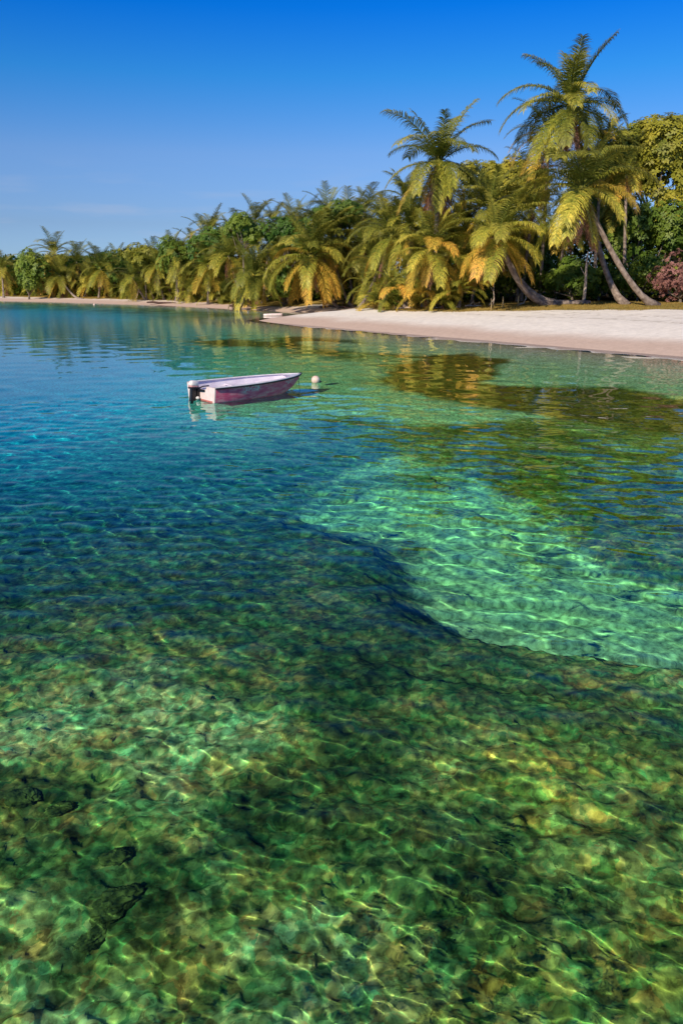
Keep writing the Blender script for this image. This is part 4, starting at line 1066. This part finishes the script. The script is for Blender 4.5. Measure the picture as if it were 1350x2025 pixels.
def cap_strip(s0, s1, o0, o1, dz0, dz1, name, mat, n=40):
    """a flat rail following the sheer on both sides, from o0 outside the hull edge to o1 inside it"""
    V = []; F = []; c = 0
    for sg in (-1, 1):
        for i in range(n):
            s = s0 + (s1 - s0) * i / (n - 1); b = hb(s); x = s * BL; z = shz(s)
            a, b2 = b + o0, max(0.0, b - o1)
            V += [(x, sg * a, z + dz1), (x, sg * b2, z + dz1), (x, sg * b2, z + dz0), (x, sg * a, z + dz0)]
            if i:
                for k in range(4):
                    f = (c - 4 + k, c - 4 + (k + 1) % 4, c + (k + 1) % 4, c + k); F.append(f if sg < 0 else f[::-1])
            else: pass
            c += 4
    return obj(name, mesh_np(name, V, np.array(F), mat, smooth=False), boat)
cap_strip(-0.004, 1.012, 0.022, 0.11, 0.002, 0.028, 'gunwale', M_WHITE)
cap_strip(-0.004, 1.014, 0.036, -0.004, -0.040, -0.003, 'rub_rail', M_RUB)
# transom: outer panel with cut-down centre for the engine, its rim and the red line along its foot
half = section(0.0)
def transom_mesh(x0, x1, sc, mat, name, cut=0.12, ztop=None):
    prof = [(y * sc, z) for y, z in half]
    zt = prof[-1][1]
    top = [(prof[-1][0], zt), (0.42, zt), (0.32, zt - cut), (0.0, zt - cut)]
    pts = [(-y, z) for y, z in prof[::-1]] + [(y, z) for y, z in prof[1:]] + [(y, z) for y, z in top[1:]] + [(-y, z) for y, z in top[1:-1][::-1]]
    bm_v = [(x0, y, z) for y, z in pts] + [(x1, y, z) for y, z in pts]
    me = bpy.data.meshes.new(name); k = len(pts)
    me.from_pydata(bm_v, [], [tuple(range(k))[::-1], tuple(range(k, 2 * k))] + [(i, (i + 1) % k, k + (i + 1) % k, k + i) for i in range(k)])
    me.materials.append(mat); me.update()
    return me
tr = obj('transom', transom_mesh(-0.035, 0.03, 0.995, M_TRAN, 'transom'), boat); tag(tr, 'pale pinkish transom panel')
def box_mesh(name, cx, cy, cz, lx, ly, lz, mat, bev=0.01, taper=1.0):
    import bmesh
    bm = bmesh.new(); bmesh.ops.create_cube(bm, size=1.0)
    for v in bm.verts:
        t = taper if v.co.z > 0 else 1.0
        v.co = Vector((v.co.x * lx * t + cx, v.co.y * ly * t + cy, v.co.z * lz + cz))
    if bev: bmesh.ops.bevel(bm, geom=bm.edges[:], offset=bev, segments=2, affect='EDGES')
    me = bpy.data.meshes.new(name); bm.to_mesh(me); bm.free(); me.materials.append(mat)
    for p in me.polygons: p.use_smooth = False
    return me
obj('waterline_stripe', box_mesh('waterline_stripe', -0.041, 0, 0.03, 0.012, 1.50, 0.05, M_REDL, 0), tr)
obj('splash_well', box_mesh('splash_well', 0.22, 0, 0.33, 0.38, 1.40, 0.03, M_WHITE, 0.008), boat)
for s in (0.36, 0.66):
    b = hb(s) - 0.07
    obj('thwart', box_mesh('thwart', s * BL, 0, 0.34, 0.26, 2 * b * 0.93, 0.035, M_LILAC, 0.01), boat)
# small foredeck
V = []; F = []; n = 10
for i in range(n):
    s = 0.86 + 0.15 * i / (n - 1); b = max(0.0, hb(min(1, s)) - 0.05); z = shz(s) + 0.004
    V += [(s * BL, -b, z), (s * BL, 0, z + 0.015), (s * BL, b, z)]
    if i:
        c = 3 * i; F += [(c - 3, c, c + 1, c - 2), (c - 2, c + 1, c + 2, c - 1)]
obj('foredeck', mesh_np('foredeck', V, np.array(F), M_WHITE), boat)
obj('bow_fitting', ball_mesh('bow_fitting', 0.045, M_RUB, sx=1.3), boat).location = (BL * 1.012, 0, shz(1) + 0.01)
# outboard engine
eng = obj('outboard_motor', None, boat) if False else bpy.data.objects.new('outboard_motor', None)
scene.collection.objects.link(eng); eng.parent = boat
eng.location = (-0.10, 0.16, 0.33); eng.scale = (0.92, 0.92, 0.92); eng.rotation_euler = (0, R(6), R(6))
def lathe(name, prof, mat, seg=18, sx=1.0, sy=1.0):
    V = []; F = []
    for z, r in prof:
        for j in range(seg):
            th = 2 * math.pi * j / seg; ex = 0.5
            cx, sn = math.cos(th), math.sin(th)
            V.append((r * sx * math.copysign(abs(cx) ** ex, cx), r * sy * math.copysign(abs(sn) ** ex, sn), z))
    for i in range(len(prof) - 1):
        for j in range(seg):
            F.append((i * seg + j, i * seg + (j + 1) % seg, (i + 1) * seg + (j + 1) % seg, (i + 1) * seg + j))
    V += [(0, 0, prof[0][0]), (0, 0, prof[-1][0])]; T = []
    for j in range(seg):
        T += [(len(V) - 2, (j + 1) % seg, j), (len(V) - 1, (len(prof) - 1) * seg + j, (len(prof) - 1) * seg + (j + 1) % seg)]
    return mesh_np(name, V, [np.array(F), np.array(T)], mat)
o = obj('cowling', lathe('cowling', [(0.16, 0.105), (0.20, 0.115), (0.27, 0.110), (0.315, 0.098), (0.34, 0.075), (0.35, 0.04), (0.352, 0.01)], M_COWL, 20, 1.6, 1.05), eng); o.location = (-0.14, 0, 0)
o = obj('cowling_band', lathe('cowling_band', [(0.105, 0.112), (0.158, 0.120)], M_PINK, 20, 1.6, 1.05), eng); o.location = (-0.14, 0, 0)
o = obj('midsection', box_mesh('midsection', -0.16, 0, -0.16, 0.20, 0.19, 0.56, M_BLACK, 0.025), eng)
o = obj('engine_pan', box_mesh('engine_pan', -0.13, 0, 0.075, 0.36, 0.26, 0.07, M_BLACK, 0.02), eng)
o = obj('gearcase', box_mesh('gearcase', -0.17, 0, -0.66, 0.12, 0.06, 0.46, M_BLACK, 0.02), eng)
o = obj('skeg_plate', box_mesh('skeg_plate', -0.22, 0, -0.43, 0.32, 0.18, 0.02, M_BLACK, 0.005), eng)
for sg in (-1, 1):
    obj('clamp_bracket', box_mesh('clamp_bracket', 0.02, sg * 0.10, -0.10, 0.14, 0.035, 0.34, M_BLACK, 0.01), eng)
obj('steering_arm', box_mesh('steering_arm', 0.02, -0.24, 0.02, 0.10, 0.50, 0.08, M_BLACK, 0.015), eng)
obj('tiller_handle', tube_mesh('tiller_handle', [(0.05, 0, 0.06), (0.3, 0.02, 0.14), (0.55, 0.03, 0.16)], [0.025, 0.022, 0.025], M_BLACK, 8), eng)
o = obj('trim_ram', ball_mesh('trim_ram', 0.06, M_COWL, sx=1.2), eng); o.location = (-0.04, -0.14, -0.27)

# mooring line from the bow down to the bed
bow_w = Matrix.Translation(boat.location) @ boat.rotation_euler.to_matrix().to_4x4() @ Vector((BL * 0.985, 0, shz(1) - 0.05))
rope = obj('mooring_rope', tube_mesh('mooring_rope', [(0, 0, 0), (0.02, 0.0, -0.3), (0.05, 0.02, -0.62), (0.3, 0.15, -1.0), (1.0, 0.6, -1.5)], [0.011] * 5, M_ROPE, 6)); rope.location = bow_w
tag(rope, 'thin pale mooring rope hanging from the bow of the magenta boat into the water', 'rope')

# buoys
M_BUOY = simple_mat('buoy_plastic', (0.86, 0.72, 0.62), 0.4, scale=6, col2=(0.74, 0.50, 0.42))
def buoy(label, px, py, r):
    x, y = on_plane(px, py, 0.0)
    b = bpy.data.objects.new('mooring_buoy', None); link(b); b.location = (x, y, 0); tag(b, label, 'buoy')
    o = obj('float', ball_mesh('float', r, M_BUOY, seg=24, rings=14), b); o.location = (0, 0, r * 0.62)
    o = obj('shackle_eye', ball_mesh('shackle_eye', r * 0.32, M_RUB, sx=1.3), b); o.location = (r * 0.92, 0, r * 0.25)
    obj('anchor_line', tube_mesh('anchor_line', [(0, 0, 0), (0.02, 0.02, -0.6), (0, 0, -1.3)], [0.012] * 3, M_ROPE, 6), b)
buoy('round peach coloured mooring buoy floating beyond the bow of the magenta boat', 624, 757, 0.17)
buoy('tiny white buoy far off near the left shore', 187, 604, 0.16)

# small pale skiff lying in the dark inlet
sk = bpy.data.objects.new('small_skiff', None); link(sk)
x, y = on_plane(540, 624.5, 0.0); sk.location = (x, y, 0.0); sk.rotation_euler = (0, 0, R(4)); tag(sk, 'small pale skiff lying low in the dark inlet behind the sand spit', 'skiff')
V = []; F = []; n = 12
for i in range(n):
    s = i / (n - 1); b = 0.36 * math.sin(math.pi * (0.16 + 0.84 * s) ** 0.9) ** 0.7 if s < 1 else 0.01; xx = (s - 0.5) * 2.0; zt = 0.20 + 0.06 * s
    V += [(xx, -b, zt), (xx, -b * 0.7, -0.06), (xx, b * 0.7, -0.06), (xx, b, zt), (xx, b * 0.85, zt - 0.01), (xx, b * 0.6, 0.03), (xx, -b * 0.6, 0.03), (xx, -b * 0.85, zt - 0.01)]
    if i:
        for k in range(8):
            c = 8 * i; F.append((c - 8 + k, c - 8 + (k + 1) % 8, c + (k + 1) % 8, c + k))
me = mesh_np('hull', V, np.array(F)[:, ::-1], M_TRAN, smooth=False); obj('hull', me, sk)
obj('thwart', box_mesh('thwart', 0, 0, 0.15, 0.16, 0.58, 0.025, M_WHITE, 0.004), sk)
obj('dark_stern', box_mesh('dark_stern', 1.0, 0, 0.12, 0.10, 0.30, 0.22, M_DARKWOOD, 0.02), sk)
